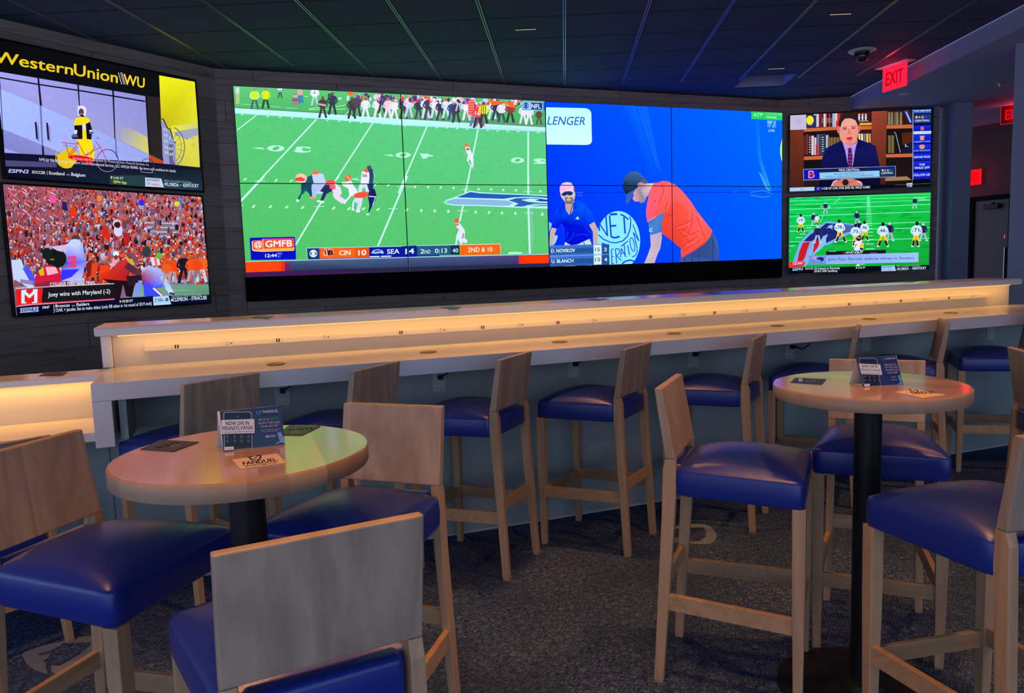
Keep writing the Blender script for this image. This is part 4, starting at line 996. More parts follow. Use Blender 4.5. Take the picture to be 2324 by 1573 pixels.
    # yard lines
    def L(pts, w=13): p.line(pts, w, (196,250,236))
    L([(345,448),(100,640)], 12); L([(1098,500),(150,1520)], 17); p.view(520,400,.1907); L([(420,0),(140,300)], 17)
    p.view(520,180,.1807); L([(1805,548),(1330,1280)], 16); p.view(520,400,.1907); L([(1310,0),(1240,80)], 15); L([(1100,300),(790,820)], 18)
    p.view(900,180,.1807); L([(380,595),(20,1430)], 17); p.view(520,400,.1907); L([(2120,0),(1770,832)], 20)
    p.view(900,180,.1807); L([(1022,630),(955,960)], 18); L([(935,1080),(862,1430)], 18)
    p.view(900,400,.1907); L([(862,0),(816,190)], 20); L([(790,350),(750,540)], 20); L([(725,700),(705,815)], 20)
    p.view(900,180,.1807); L([(1652,660),(1650,1430)], 20); p.view(900,400,.1907); L([(1566,0),(1566,212)], 22); L([(1568,380),(1584,922)], 22)
    p.poly([(1588,384),(1612,384),(1640,700),(1608,920),(1596,922)], (110,196,150))
    # hash marks
    p.view(520,180,.1807)
    for x, y in ((165,445),(484,467),(640,477),(793,488),(938,498),(1236,517),(1382,528),(1518,537),(1660,547),(1938,563),(2072,572),(2212,583),(2608,607),(2734,612),(2860,622),(2986,630),(3246,642),(3372,650),(3500,654),(3628,659),(3882,668)):
        p.poly([(x-20,y+7),(x-4,y-8),(x+18,y-8),(x+2,y+8)], (190,255,224))
    for x, y in ((200,1255),(590,1270),(778,1276),(1838,1322),(2000,1328)): p.poly([(x-28,y+16),(x+2,y-14),(x+26,y-14),(x-2,y+16)], (200,255,214))
    p.line([(320,1276),(455,1276)], 7, (190,250,220)); p.line([(2105,1348),(2320,1352)], 6, (170,240,220))
    p.view(900,180,.1807)
    for x, y in ((232,1352),(396,1356),(552,1360),(712,1367),(1028,1380),(1184,1385),(1338,1390),(1496,1396),(1806,1408)): p.poly([(x-14,y+12),(x-8,y-14),(x+14,y-14),(x+10,y+12)], (214,255,214))
    p.line([(815,1384),(915,1386)], 6, (190,250,220)); p.line([(1595,1410),(1700,1414)], 6, (190,250,220))
    p.view(520,400,.1907)
    for x, y in ((292,360),(492,363),(686,367),(876,371),(1245,380),(1426,386),(1600,388),(1772,394),(2112,402)): p.poly([(x-26,y+16),(x,y-16),(x+24,y-16),(x+2,y+16)], (206,255,196))
    p.line([(1008,362),(1134,362)], 6, (190,250,220)); p.line([(1890,386),(2005,386)], 6, (190,250,220)); p.line([(145,346),(170,346)], 6, (190,250,220))
    p.view(900,400,.1907)
    for x, y in ((292,408),(452,413),(614,419),(938,428),(1098,432),(1252,438),(1412,442),(1732,453)): p.poly([(x-14,y+15),(x-8,y-16),(x+14,y-16),(x+12,y+15)], (206,255,196))
    p.line([(726,411),(834,413)], 6, (190,250,220)); p.line([(1518,436),(1630,438)], 6, (190,250,220))
    # yard numbers, seen from the far side
    def zero(cx, cy, rx=108, ry=38):
        p.ell(cx, cy, rx, ry, (186,255,220), n=24); p.ell(cx, cy, rx*.42, ry*.62, (86,196,120), n=18, rot=-.25)
    def arrow(x0, x1, y): p.poly([(x0, y-4), (x1-22, y-11), (x1, y+12), (x1-10, y+12)], (176,250,214))
    p.view(520,180,.1807); zero(588, 868); arrow(275, 440, 868)
    p.poly([(806,900),(850,882),(830,866),(850,850),(930,846),(1000,850),(1036,870),(970,872),(985,862),(930,858),(905,866),(930,876),(905,882),(930,902),(1000,905),(1010,892),(1030,896),(1010,914),(930,922),(850,918)], (186,255,220))
    zero(2184, 952, 96, 34); arrow(1925, 2064, 956)
    p.view(900,180,.1807)
    p.poly([(290,932),(316,930),(330,936),(380,934),(410,936),(400,946),(464,956),(452,966),(392,972),(370,996),(314,998),(330,978),(296,972),(320,962),(296,946)], (186,255,220))
    zero(1518, 1018, 84, 34)
    p.poly([(1710,1012),(1760,996),(1820,996),(1876,1010),(1868,1026),(1820,1014),(1800,1030),(1872,1040),(1872,1060),(1724,1062),(1720,1048),(1800,1048),(1750,1036)], (186,255,220))
    # midfield mark
    p.view(900,400,.1907); 
    p.poly([(558,310),(590,282),(690,250),(872,174),(1000,192),(1250,205),(1500,214),(1860,232),(1860,392),(1800,386),(1560,378),(1380,372),(1250,366),(1000,356),(700,350),(600,336)], (176,246,236))
    p.poly([(712,252),(876,188),(990,204),(1250,216),(1500,224),(1860,244),(1860,268),(1640,246),(1500,246),(1390,252),(1270,270),(1000,262)], (40,84,180))
    p.poly([(576,310),(600,294),(690,268),(800,270),(1000,276),(1250,286),(1320,292),(1390,320),(1330,352),(1250,354),(1000,344),(700,338),(610,326)], (138,178,222))
    p.poly([(1330,288),(1420,262),(1640,256),(1860,290),(1860,306),(1700,300),(1660,284),(1700,272),(1600,264),(1480,282),(1560,304),(1700,316),(1860,322),(1860,334),(1640,328),(1560,340),(1480,362),(1390,358),(1450,326)], (50,88,178))
    p.line([(1500,362),(1560,340),(1860,346)], 7, (60,100,184)); p.line([(1620,366),(1700,352),(1860,358)], 7, (60,100,184)); p.poly([(1640,290),(1700,276),(1860,292),(1860,300),(1720,296)], (30,64,160))
    # players
    p.view(520,180,.1807); W = (226,232,255); ORG = (240,92,56)
    p.poly([(900,1310),(980,1230),(1040,1200),(1070,1320),(1000,1400),(1040,1440),(1010,1440),(960,1400),(930,1440),(905,1440)], (30,80,110))
    p.poly([(1040,1200),(1090,1175),(1180,1190),(1215,1290),(1180,1420),(1170,1440),(1050,1440),(1070,1330),(1050,1260)], (190,206,250)); p.ell(1085, 1172, 46, 26, (250,110,70))
    p.ell(905, 1242, 74, 58, (240,196,170), rot=.2); p.poly([(830,1240),(905,1225),(965,1262),(900,1296),(838,1276)], (240,70,60)); p.line([(840,1282),(960,1290)], 8, W)
    p.ell(1275, 1300, 64, 38, (246,84,70)); p.poly([(1240,1330),(1330,1300),(1400,1360),(1416,1440),(1340,1440),(1290,1400)], (232,214,246)); p.poly([(1240,1310),(1330,1300),(1300,1360),(1240,1350)], (244,90,90))
    p.ell(1490, 1240, 40, 42, (240,100,60)); p.line([(1470,1210),(1520,1260)], 8, (250,220,200)); p.poly([(1470,1290),(1530,1270),(1560,1330),(1600,1440),(1530,1440),(1490,1370),(1430,1340),(1410,1290)], W); p.line([(1520,1300),(1545,1440)], 8, (60,60,90)); p.poly([(1540,1246),(1600,1240),(1640,1272),(1600,1266),(1550,1262)], (170,220,220))
    p.poly([(1665,1160),(1740,1150),(1770,1200),(1750,1300),(1780,1400),(1730,1430),(1690,1340),(1660,1420),(1620,1420),(1650,1300)], W); p.ell(1725, 1145, 34, 28, (246,96,66)); p.text('56', 1672, 1226, 1732, 1228, 40, (80,70,130), True)
    p.poly([(1730,1110),(1790,1120),(1820,1160),(1800,1350),(1760,1360),(1760,1180)], (40,66,110)); p.ell(1758, 1104, 30, 20, (60,84,110)); p.line([(1810,1150),(1826,1230)], 14, (150,180,210))
    p.view(520,400,.1907)
    p.poly([(870,80),(960,90),(990,180),(980,250),(960,240),(940,160),(900,130),(880,170),(850,250),(830,290),(800,310),(830,240),(870,170)], (20,70,90)); p.ell(815, 290, 18, 16, (226,240,250))
    p.poly([(985,90),(1140,95),(1150,150),(1080,190),(1050,170),(1030,240),(990,240),(980,160)], (170,190,240)); p.ell(995, 255, 44, 14, (236,150,130))
    p.poly([(1140,100),(1250,110),(1220,180),(1160,210),(1120,290),(1080,300),(1120,190),(1080,180)], (36,44,90)); p.ell(1066, 298, 26, 14, (220,240,250)); p.ell(1108, 306, 24, 16, (214,236,250))
    p.poly([(1200,100),(1300,110),(1338,180),(1320,240),(1400,290),(1380,330),(1330,320),(1260,270),(1230,220),(1250,170)], (224,216,246)); p.poly([(1190,100),(1270,108),(1260,160),(1200,150)], (250,90,100))
    p.poly([(1390,96),(1470,100),(1520,160),(1530,210),(1450,240),(1400,300),(1370,330),(1380,290),(1430,230),(1420,160)], W)
    p.poly([(1550,96),(1660,96),(1690,170),(1650,180),(1600,130),(1560,190),(1530,190)], (206,220,255))
    p.poly([(1640,96),(1720,96),(1710,170),(1660,170)], (30,50,110))
    p.poly([(1490,210),(1560,188),(1640,190),(1660,230),(1600,262),(1520,262),(1480,240)], (248,80,60)); p.line([(1640,196),(1740,210)], 24, (180,110,90))
    p.poly([(1500,258),(1590,260),(1580,330),(1555,410),(1510,410),(1530,330),(1490,300),(1480,400),(1455,400),(1470,300)], (206,216,246)); p.ell(1532, 418, 28, 14, (226,240,250)); p.ell(1474, 398, 18, 12, (226,240,250))
    p.poly([(1670,150),(1730,150),(1752,220),(1740,290),(1710,340),(1680,400),(1665,430),(1655,430),(1668,350),(1660,290),(1650,250)], (26,32,100)); p.line([(1660,240),(1745,245)], 10, W); p.ell(1648, 455, 22, 10, (214,240,240)); p.line([(1740,250),(1706,350)], 7, (220,230,250))
    p.view(900,180,.1807)
    p.ell(876, 830, 26, 28, (244,110,80)); p.poly([(860,850),(905,850),(935,910),(960,960),(966,1020),(962,1110),(975,1130),(945,1100),(930,1030),(915,1000),(900,1040),(950,1095),(930,1100),(880,1020),(895,960),(870,900)], (222,230,250)); p.line([(870,920),(838,940)], 14, (200,160,130)); p.ell(893, 880, 18, 16, (200,70,70))
    p.view(900,400,.1907)
    p.ell(714, 528, 28, 30, (246,92,66)); p.poly([(700,560),(745,555),(790,610),(815,660),(805,730),(845,770),(825,800),(770,780),(790,800),(760,812),(735,760),(705,720),(735,650),(712,600)], (216,226,255)); p.line([(740,635),(690,642)], 14, (190,120,100)); p.line([(795,680),(785,740)], 10, (110,50,70)); p.ell(722, 575, 18, 12, (236,80,70))
    # score strip along the bottom
    p.view(520,400,.1907)
    p.poly([(160,1018),(920,1000),(2210,962),(3850,925),(3850,1090),(2210,1140),(180,1212)], [(60,80,120),(70,96,130),(70,86,140),(80,60,120),(30,28,60),(24,36,64),(50,24,70)])
    p.poly([(160,1140),(920,1118),(2210,1078),(3850,1035),(3850,1110),(180,1230)], [(70,24,90),(40,34,70),(26,44,66),(40,40,80),(36,30,60),(60,22,76)])
    p.line([(160,1018),(2210,964),(3850,926)], 8, (170,214,240))
    p.poly([(160,1022),(620,1018),(616,1130),(165,1146)], (255,70,10)); p.poly([(620,1018),(665,1017),(662,1130),(616,1131)], (230,44,20))
    p.poly([(665,1018),(760,1014),(750,1128),(662,1130)], [(130,34,80),(70,80,120),(50,50,90),(100,30,80)])
    p.view(900,400,.1907)
    p.poly([(1450,946),(1490,944),(1490,1040),(1452,1042)], (236,40,40)); p.poly([(1488,943),(1850,930),(1850,1032),(1488,1040)], (255,54,8))
    p.poly([(1500,905),(1400,900),(1328,904),(1328,928),(1480,926)], (170,240,200))
    p.view(520,400,.1907)
    p.poly([(243,745),(256,732),(770,720),(784,732),(798,980),(786,992),(270,998),(258,990)], (10,20,206)); p.poly([(258,745),(772,733),(784,975),(268,985)], (8,12,190))
    p.poly([(268,782),(282,766),(772,742),(776,860),(770,884),(396,900),(300,893),(276,884)], (255,170,60)); p.poly([(282,768),(400,762),(402,866),(286,872)], (240,72,50)); p.poly([(404,746),(772,742),(774,850),(404,864)], (236,76,48))
    p.line([(398,748),(404,866),(392,896)], 7, (255,220,200)); p.line([(272,774),(276,882),(400,896),(768,884),(774,860)], 6, (255,214,180)); p.line([(404,748),(770,740)], 6, (240,60,160))
    p.text('@', 300, 842, 388, 836, 62, (255,250,250), True); p.text('GMFB', 434, 844, 746, 834, 76, (255,255,255), True)
    p.text('12:44', 430, 966, 566, 962, 40, (226,240,255), True); p.text('PM', 576, 936, 626, 933, 26, (160,150,250)); p.text('ET', 580, 970, 614, 968, 26, (150,150,240))
    p.poly([(918,852),(2210,832),(2210,960),(930,992)], (40,60,160)); p.poly([(924,860),(1072,858),(1078,984),(934,988)], (22,60,110))
    p.line([(918,855),(2210,832)], 7, (180,214,250)); p.line([(921,855),(932,990)], 6, (180,220,250))
    p.ell(1002, 920, 46, 44, (226,240,250), n=24); p.ell(1002, 920, 40, 24, (40,76,120), n=20); p.ell(1002, 920, 23, 22, (226,240,250), n=20)
    p.line([(1074,858),(1080,984)], 6, (236,70,90)); p.poly([(1080,857),(1664,848),(1668,966),(1086,982)], (250,96,22)); p.poly([(1500,852),(1664,848),(1668,966),(1504,970)], (232,78,14))
    p.poly([(1126,866),(1180,860),(1232,866),(1246,900),(1236,940),(1190,950),(1128,948),(1118,915),(1134,900)], (250,170,130))
    for a in (((1140,876),(1150,936)), ((1170,866),(1182,944)), ((1206,880),(1192,944)), ((1224,890),(1214,930))): p.line([a[0], a[1]], 14, (80,36,30))
    p.text('B', 1180, 940, 1236, 938, 62, (60,30,30), True, lean=.1)
    p.text('CIN', 1310, 940, 1442, 936, 56, (250,236,226), True); p.text('10', 1538, 942, 1628, 938, 62, (255,246,236), True)
    p.poly([(1668,848),(2145,838),(2148,958),(1670,966)], (14,22,150)); p.poly([(2145,838),(2500,832),(2500,950),(2148,958)], (14,24,146))
    p.poly([(1690,918),(1712,880),(1770,868),(1822,882),(1842,912),(1826,926),(1800,914),(1750,922)], (150,200,240)); p.poly([(1715,890),(1770,876),(1810,886),(1790,900),(1740,904)], (40,70,150)); p.ell(1775, 897, 16, 9, (90,150,190))
    p.line([(1672,958),(1790,955)], 12, (220,240,255)); p.line([(1806,955),(1928,951)], 12, (220,240,255))
    p.text('SEA', 1880, 926, 2024, 920, 56, (190,236,250), True)
    p.view(900,400,.1907); p.poly([(55,834),(238,826),(240,946),(55,955)], (14,24,150))
    p.text('14', 106, 926, 206, 920, 62, (206,246,255), True)
    p.poly([(240,826),(640,818),(646,936),(246,944)], (36,88,124)); p.poly([(640,818),(748,816),(750,934),(646,936)], (20,50,84)); p.line([(238,826),(1235,806)], 7, (190,226,250))
    p.text('2', 280, 920, 330, 918, 52, (206,240,250)); p.text('ND', 334, 919, 402, 917, 42, (206,240,250)); p.text('0:13', 456, 914, 598, 910, 52, (214,246,255)); p.text('40', 664, 908, 732, 906, 48, (210,240,255))
    p.poly([(752,816),(1234,808),(1238,930),(756,940)], (252,98,20)); p.line([(752,818),(1232,808),(1238,932)], 6, (255,190,160)); p.text('2ND & 10', 848, 904, 1138, 896, 56, (255,246,236))
    # channel mark
    p.view(900,180,.1807)
    p.poly([(1565,270),(1845,288),(1838,398),(1572,390)], (110,176,214)); p.poly([(1580,290),(1672,292),(1672,378),(1580,374)], (150,206,226))
    p.ell(1622, 332, 36, 38, (16,66,150), n=20); p.ell(1622, 332, 31, 20, (160,210,230), n=18); p.ell(1622, 332, 18, 18, (16,66,150), n=16)
    p.poly([(1676,288),(1836,290),(1834,394),(1676,386)], (170,206,240)); p.poly([(1684,294),(1828,296),(1826,386),(1684,380)], (16,60,140)); p.text('NFL', 1692, 364, 1808, 370, 56, (214,240,240), True)
    p.poly([(1840,286),(1872,290),(1872,392),(1842,392)], (20,100,200))

def draw_tennis(p):
    p.view(1220, 220, .26703)
    p.poly([(60,40),(2090,130),(2090,1400),(95,1460)], [(0,66,255),(0,104,255),(0,86,255),(0,30,250)])
    p.poly([(720,70),(830,75),(1010,640),(960,700),(900,640),(800,300)], [(0,84,255),(6,100,255),(0,84,255),(0,74,255),(0,70,255),(0,76,255)])
    p.poly([(840,78),(930,82),(1050,640),(1010,600)], (10,96,255)); p.poly([(1840,200),(1880,200),(1900,520),(1990,800),(1920,700),(1860,480)], [(0,100,255),(10,116,255),(20,130,255),(40,170,255),(10,110,255),(0,100,255)])
    p.poly([(1880,640),(1900,650),(1982,812),(1940,780)], (70,160,255))
    p.poly([(90,812),(2085,806),(2085,812),(90,817)], (0,36,190))
    for a in (((1810,810),(1920,796),(1990,822)), ((1810,835),(1910,852),(1980,842))): p.line(list(a), 6, (70,140,255))
    for a in (((330,815),(385,812)), ((336,836),(382,838)), ((1660,806),(1695,808))): p.line(list(a), 5, (60,120,255))
    # white board with the tour name
    p.poly([(72,88),(410,96),(440,108),(456,130),(462,380),(448,400),(420,408),(74,404)], [(186,250,246),(190,250,246),(190,250,250),(190,250,250),(206,255,246),(206,255,246),(206,255,246),(200,255,246)])
    p.text('LENGER', 82, 236, 402, 240, 72, (24,92,216), False, lean=.22)
    p.poly([(1815,120),(2085,130),(2085,200),(1818,188)], (36,206,96)); p.text('ATP', 1832, 164, 1910, 166, 28, (170,250,190), True, lean=.2); p.text('CHALLENGER', 1940, 152, 2080, 156, 18, (120,240,150), False); p.text('TENNIS', 1940, 180, 2030, 184, 18, (170,250,190), True)
    p.poly([(1952,200),(2026,203),(2026,262),(1952,258)], (76,150,255)); p.poly([(1952,222),(1952,204),(2026,206),(1996,262),(1976,262),(1994,224)], (130,190,255)); p.poly([(2000,206),(2014,206),(1990,262),(1976,262)], (0,104,255))
    p.text('LIVE', 1964, 296, 2014, 298, 22, (170,214,255), True)
    p.poly([(2084,340),(2072,380),(2062,430),(2062,480),(2070,530),(2086,570)], (150,236,60)); p.line([(2083,350),(2066,430),(2066,480),(2084,560)], 6, (210,250,190))
    # ball-shaped board: NET GENERATION
    CY = (134,226,255); BL = (10,70,226)
    p.ell(686, 1222, 186, 252, CY, n=44); 
    p.view(1240, 400, .13986)
    p.line([(855,760),(862,890)], 22, BL); p.line([(862,770),(985,960)], 20, BL); p.line([(965,640),(990,970)], 24, BL)
    p.line([(1025,640),(1052,985)], 26, BL); p.line([(1030,622),(1150,612)], 34, BL); p.line([(1050,806),(1135,802)], 30, BL); p.line([(1056,985),(1110,1000),(1190,978)], 30, BL)
    p.line([(1200,618),(1270,650),(1330,706)], 24, BL); p.line([(1258,660),(1278,930)], 26, BL)
    p.line([(845,950),(920,1020),(1030,1070),(1130,1082),(1240,1050),(1320,970),(1360,850),(1370,730),(1352,655)], 18, BL)
    def G(pts, w=16): p.line(pts, w, BL)
    G([(1405,785),(1500,1050),(1410,910),(1475,1170)], 15); G([(1470,1180),(1470,1240),(1440,1290),(1390,1310)], 15)
    p.ring(1396, 1110, 34, 112, 14, BL, rot=-.18); G([(1318,1120),(1350,1280)]); G([(1212,1140),(1325,1050)]); G([(1262,1110),(1278,1300)])
    G([(1205,1320),(1215,1170),(1290,1310)], 15); G([(1208,1262),(1250,1240)], 12)
    G([(1120,1180),(1140,1420)]); G([(1120,1175),(1180,1180),(1190,1240),(1140,1290),(1215,1370)], 15); G([(1055,1190),(1065,1430)]); G([(1055,1185),(1095,1178)], 14); G([(1058,1310),(1090,1300)], 14); G([(1064,1424),(1100,1414)], 14)
    p.line([(900,1090),(960,1105)], 24, BL); p.line([(1225,1420),(1300,1370),(1380,1362),(1440,1390)], 24, BL)
    # umpire in a pink cap
    SK = (196,170,160)
    p.poly([(40,740),(90,770),(70,850),(44,900)], (120,196,226)); p.poly([(120,960),(185,960),(180,1000),(150,1080),(110,1125),(90,1125)], (150,200,226))
    p.poly([(60,900),(90,830),(170,850),(140,930),(110,1040),(80,1130),(48,1125)], SK)
    p.poly([(690,785),(780,740),(830,850),(838,950),(835,1110),(760,1110),(755,900),(720,840)], SK)
    p.poly([(300,1075),(330,1070),(500,1110),(700,1015),(735,1110),(290,1125)], (190,214,236)); p.line([(607,1070),(614,1110)], 14, (30,60,90))
    p.poly([(300,440),(250,480),(165,540),(120,680),(85,830),(175,855),(245,760),(300,860),(310,1000),(300,1050),(340,1090),(400,1118),(500,1108),(620,1050),(735,1000),(700,860),(690,790),(790,730),(740,600),(640,470),(520,390),(450,400)],
           [(0,20,210),(0,40,230),(0,90,250),(0,50,235),(0,20,210),(0,20,220),(0,10,200),(0,16,220),(0,20,220),(0,14,200),(0,20,210),(0,10,200),(0,16,210),(0,16,210),(0,14,200),(0,20,220),(0,40,230),(0,70,240),(0,90,250),(0,90,250),(0,80,240),(0,60,230)])
    for a in (((440,910),(420,1000),(340,1060)), ((470,960),(600,940),(700,960)), ((620,820),(720,930)), ((240,760),(290,880)), ((350,900),(330,980))): p.line(list(a), 8, (40,70,240))
    p.line([(640,480),(600,620),(640,760)], 7, (0,10,170)); p.line([(245,560),(230,700)], 6, (0,10,170))
    p.poly([(300,450),(455,400),(440,540),(380,640),(320,560)], (190,160,150)); p.line([(440,420),(400,560),(380,640)], 12, (0,20,170)); p.poly([(440,420),(520,520),(430,545)], (0,60,220))
    p.poly([(470,695),(508,650),(536,700)], (200,240,255)); p.line([(470,680),(536,684)], 4, (0,40,220))
    p.poly([(225,290),(460,250),(470,300),(455,370),(430,430),(370,450),(310,430),(270,380),(240,340)], (206,186,184))
    p.poly([(300,350),(335,330),(390,345),(430,340),(440,400),(410,450),(340,450),(305,410)], (110,106,112)); p.ell(365, 382, 40, 26, (190,170,170)); p.line([(340,400),(395,400)], 5, (120,96,100)); p.ell(355, 335, 13, 20, (214,196,192))
    p.poly([(245,285),(330,262),(430,258),(425,290),(390,315),(330,300),(300,322),(250,312)], (46,44,54))
    p.poly([(215,200),(225,150),(265,110),(330,94),(400,105),(440,160),(462,230),(445,262),(380,240),(300,246),(232,296),(218,250)], [(236,170,226),(240,180,226),(230,190,220),(220,196,214),(226,196,220),(236,190,226),(236,170,226),(246,214,240),(246,214,240),(246,206,240),(244,200,236),(240,180,230)])
    p.line([(225,220),(300,215),(440,190)], 8, (226,160,214)); p.line([(440,200),(456,250)], 14, (60,40,90))
    # score panel
    p.poly([(50,1132),(765,1112),(768,1268),(54,1288)], [(70,110,196),(60,96,196),(46,100,170),(40,90,160)]); p.poly([(50,1178),(760,1160),(762,1240),(52,1258)], (30,84,150)); p.line([(50,1134),(1020,1108)], 18, (70,116,206))
    p.poly([(54,1300),(1020,1270),(1025,1440),(58,1474)], [(76,120,206),(60,100,200),(40,90,166),(40,86,156)]); p.poly([(56,1350),(760,1330),(762,1410),(58,1428)], (30,82,150)); p.line([(54,1296),(1020,1268)], 16, (110,150,226))
    p.poly([(764,1116),(890,1112),(892,1266),(768,1268)], (206,232,240)); p.poly([(768,1282),(894,1276),(896,1430),(770,1436)], (206,232,240)); p.poly([(896,1112),(1018,1108),(1020,1262),(900,1266)], (36,76,150)); p.poly([(900,1276),(1020,1272),(1022,1426),(904,1430)], (34,76,150))
    p.text('D. NOVIKOV', 78, 1240, 464, 1230, 56, (220,240,255), True); p.text('U. BLANCH', 84, 1408, 438, 1398, 56, (220,240,255), True)
    p.text('15', 792, 1218, 866, 1216, 58, (60,84,120), True); p.text('15', 792, 1382, 870, 1380, 58, (60,84,120), True); p.text('2', 936, 1216, 980, 1214, 56, (220,236,255), True); p.text('4', 940, 1380, 984, 1378, 56, (220,236,255), True)
    for a, b in ((230,470),(520,735),(860,1010)): p.poly([(a, 1462-(a-230)*.028),(b, 1456-(b-230)*.028),(b, 1466-(b-230)*.028),(a, 1473-(a-230)*.028)], (220,240,255))
    # player bending forward
    p.view(1380, 370, .1589)
    p.poly([(600,1030),(760,970),(770,1060),(745,1220),(700,1320),(650,1470),(500,1470),(560,1330),(610,1190)], [(200,170,196),(186,160,190),(206,180,200),(206,180,196),(190,170,190),(196,176,190),(180,170,190),(206,184,196),(206,176,196)])
    p.poly([(570,845),(800,695),(795,770),(765,860),(760,980),(690,1010),(600,1030),(590,960)], [(60,110,190),(70,120,196),(56,100,190),(60,120,206),(50,110,190),(60,120,200),(70,130,210),(80,130,200)])
    p.line([(600,930),(590,975),(630,975)], 10, (200,226,250)); p.line([(610,955),(630,925)], 9, (200,226,250))
    p.poly([(1030,1350),(1200,1290),(1480,1040),(1500,980),(1560,1110),(1585,1240),(1580,1470),(1000,1470)], [(60,80,150),(50,66,130),(50,80,140),(60,90,170),(60,100,180),(50,84,160),(50,80,150),(60,80,160)])
    for a in (((1210,1300),(1190,1420)), ((1300,1250),(1290,1400)), ((1110,1350),(1080,1430)), ((1500,1100),(1490,1400))): p.line(list(a), 12, (40,54,110))
    O1, O2, O3 = (255,96,100), (250,84,66), (232,66,50)
    p.poly([(650,280),(700,285),(780,256),(850,262),(960,310),(1060,400),(1190,560),(1250,660),(1350,790),(1490,970),(1455,1060),(1380,1150),(1220,1260),(1050,1355),(1035,1250),(1045,1220),(970,1160),(900,1100),(770,1005),(765,860),(795,760),(800,695),(700,760),(560,840),(545,760),(540,690),(560,560),(590,420),(620,340)],
           [O1,O1,O1,O1,O1,O1,O1,O1,O1,O1,O2,O2,O2,O2,O2,O3,O3,O3,O3,O3,O3,O2,O2,(255,90,110),(255,100,130),(255,90,120),O1,O1,O1])
    p.poly([(800,720),(930,540),(1060,560),(1150,700),(1130,900),(1100,1080),(1040,1180),(900,1090),(790,990),(775,860)], [(232,66,50),(246,80,70),(250,90,80),(246,80,66),(236,70,50),(236,70,50),(232,60,44),(226,60,50),(232,60,50),(232,64,50)])
    for a in (((760,290),(800,370),(770,460),(720,600)), ((840,560),(810,680)), ((890,600),(820,720)), ((930,660),(830,760)), ((970,700),(850,770)), ((900,735),(820,780)), ((960,910),(1080,880),(1180,820)), ((970,960),(1060,960),(1130,930)), ((1020,990),(1080,1040),(1180,1020),(1300,970)), ((1110,1080),(1170,1130),(1290,1030)), ((1050,1200),(1120,1140),(1230,1080)), ((1080,1250),(1200,1180),(1320,1100)), ((1200,720),(1200,860),(1120,1050)), ((1250,680),(1300,860),(1390,1080)), ((1060,1340),(1250,1230),(1390,1130))):
        p.line(list(a), 9, (206,50,40))
    for a in (((880,600),(830,700)), ((990,930),(1170,860)), ((1060,1000),(1180,1050)), ((1240,700),(1330,820)), ((1130,1180),(1280,1100))): p.line(list(a), 8, (255,120,110))
    p.ell(668, 546, 10, 9, (160,40,40)); p.line([(560,838),(690,765)], 6, (255,180,220))
    p.poly([(470,260),(560,290),(650,290),(600,380),(570,470),(520,500),(500,400),(470,330)], [(150,140,150),(200,180,190),(240,206,216),(226,180,190),(190,160,160),(170,140,150),(190,170,180),(150,140,150)])
    p.poly([(380,380),(430,340),(500,380),(540,440),(545,500),(520,560),(470,572),(430,548),(400,555),(370,540),(350,510),(365,460),(355,430)], [(130,130,150),(150,140,160),(200,180,210),(190,180,200),(150,140,150),(130,124,140),(150,130,140),(190,150,160),(200,150,170),(230,150,170),(200,140,160),(220,170,200),(150,130,150)])
    p.ell(455, 320, 34, 42, (226,130,150)); p.ell(452, 322, 22, 28, (206,110,120)); p.line([(440,550),(470,545)], 6, (110,60,80)); p.ell(366, 462, 12, 9, (90,70,90)); p.poly([(460,210),(520,210),(570,270),(540,300),(480,280)], (84,86,110))
    p.poly([(205,320),(215,250),(250,180),(310,130),(380,118),(440,135),(480,180),(490,230),(450,270),(420,300),(430,340),(370,390),(270,450),(240,420),(215,370)], [(30,50,90),(40,70,110),(50,86,130),(56,96,140),(60,100,150),(60,100,150),(50,90,140),(40,80,120),(36,76,120),(36,70,110),(30,60,100),(24,50,80),(30,40,60),(20,36,60),(24,40,70)])
    p.line([(250,440),(330,390),(410,330)], 10, (16,36,66)); p.poly([(265,445),(365,385),(345,480),(300,560),(252,580),(256,510)], (50,96,170)); p.line([(240,270),(270,310)], 16, (20,36,70))
    p.ell(462, 160, 4, 4, (220,240,255), n=6); p.ell(488, 192, 4, 4, (220,240,255), n=6)

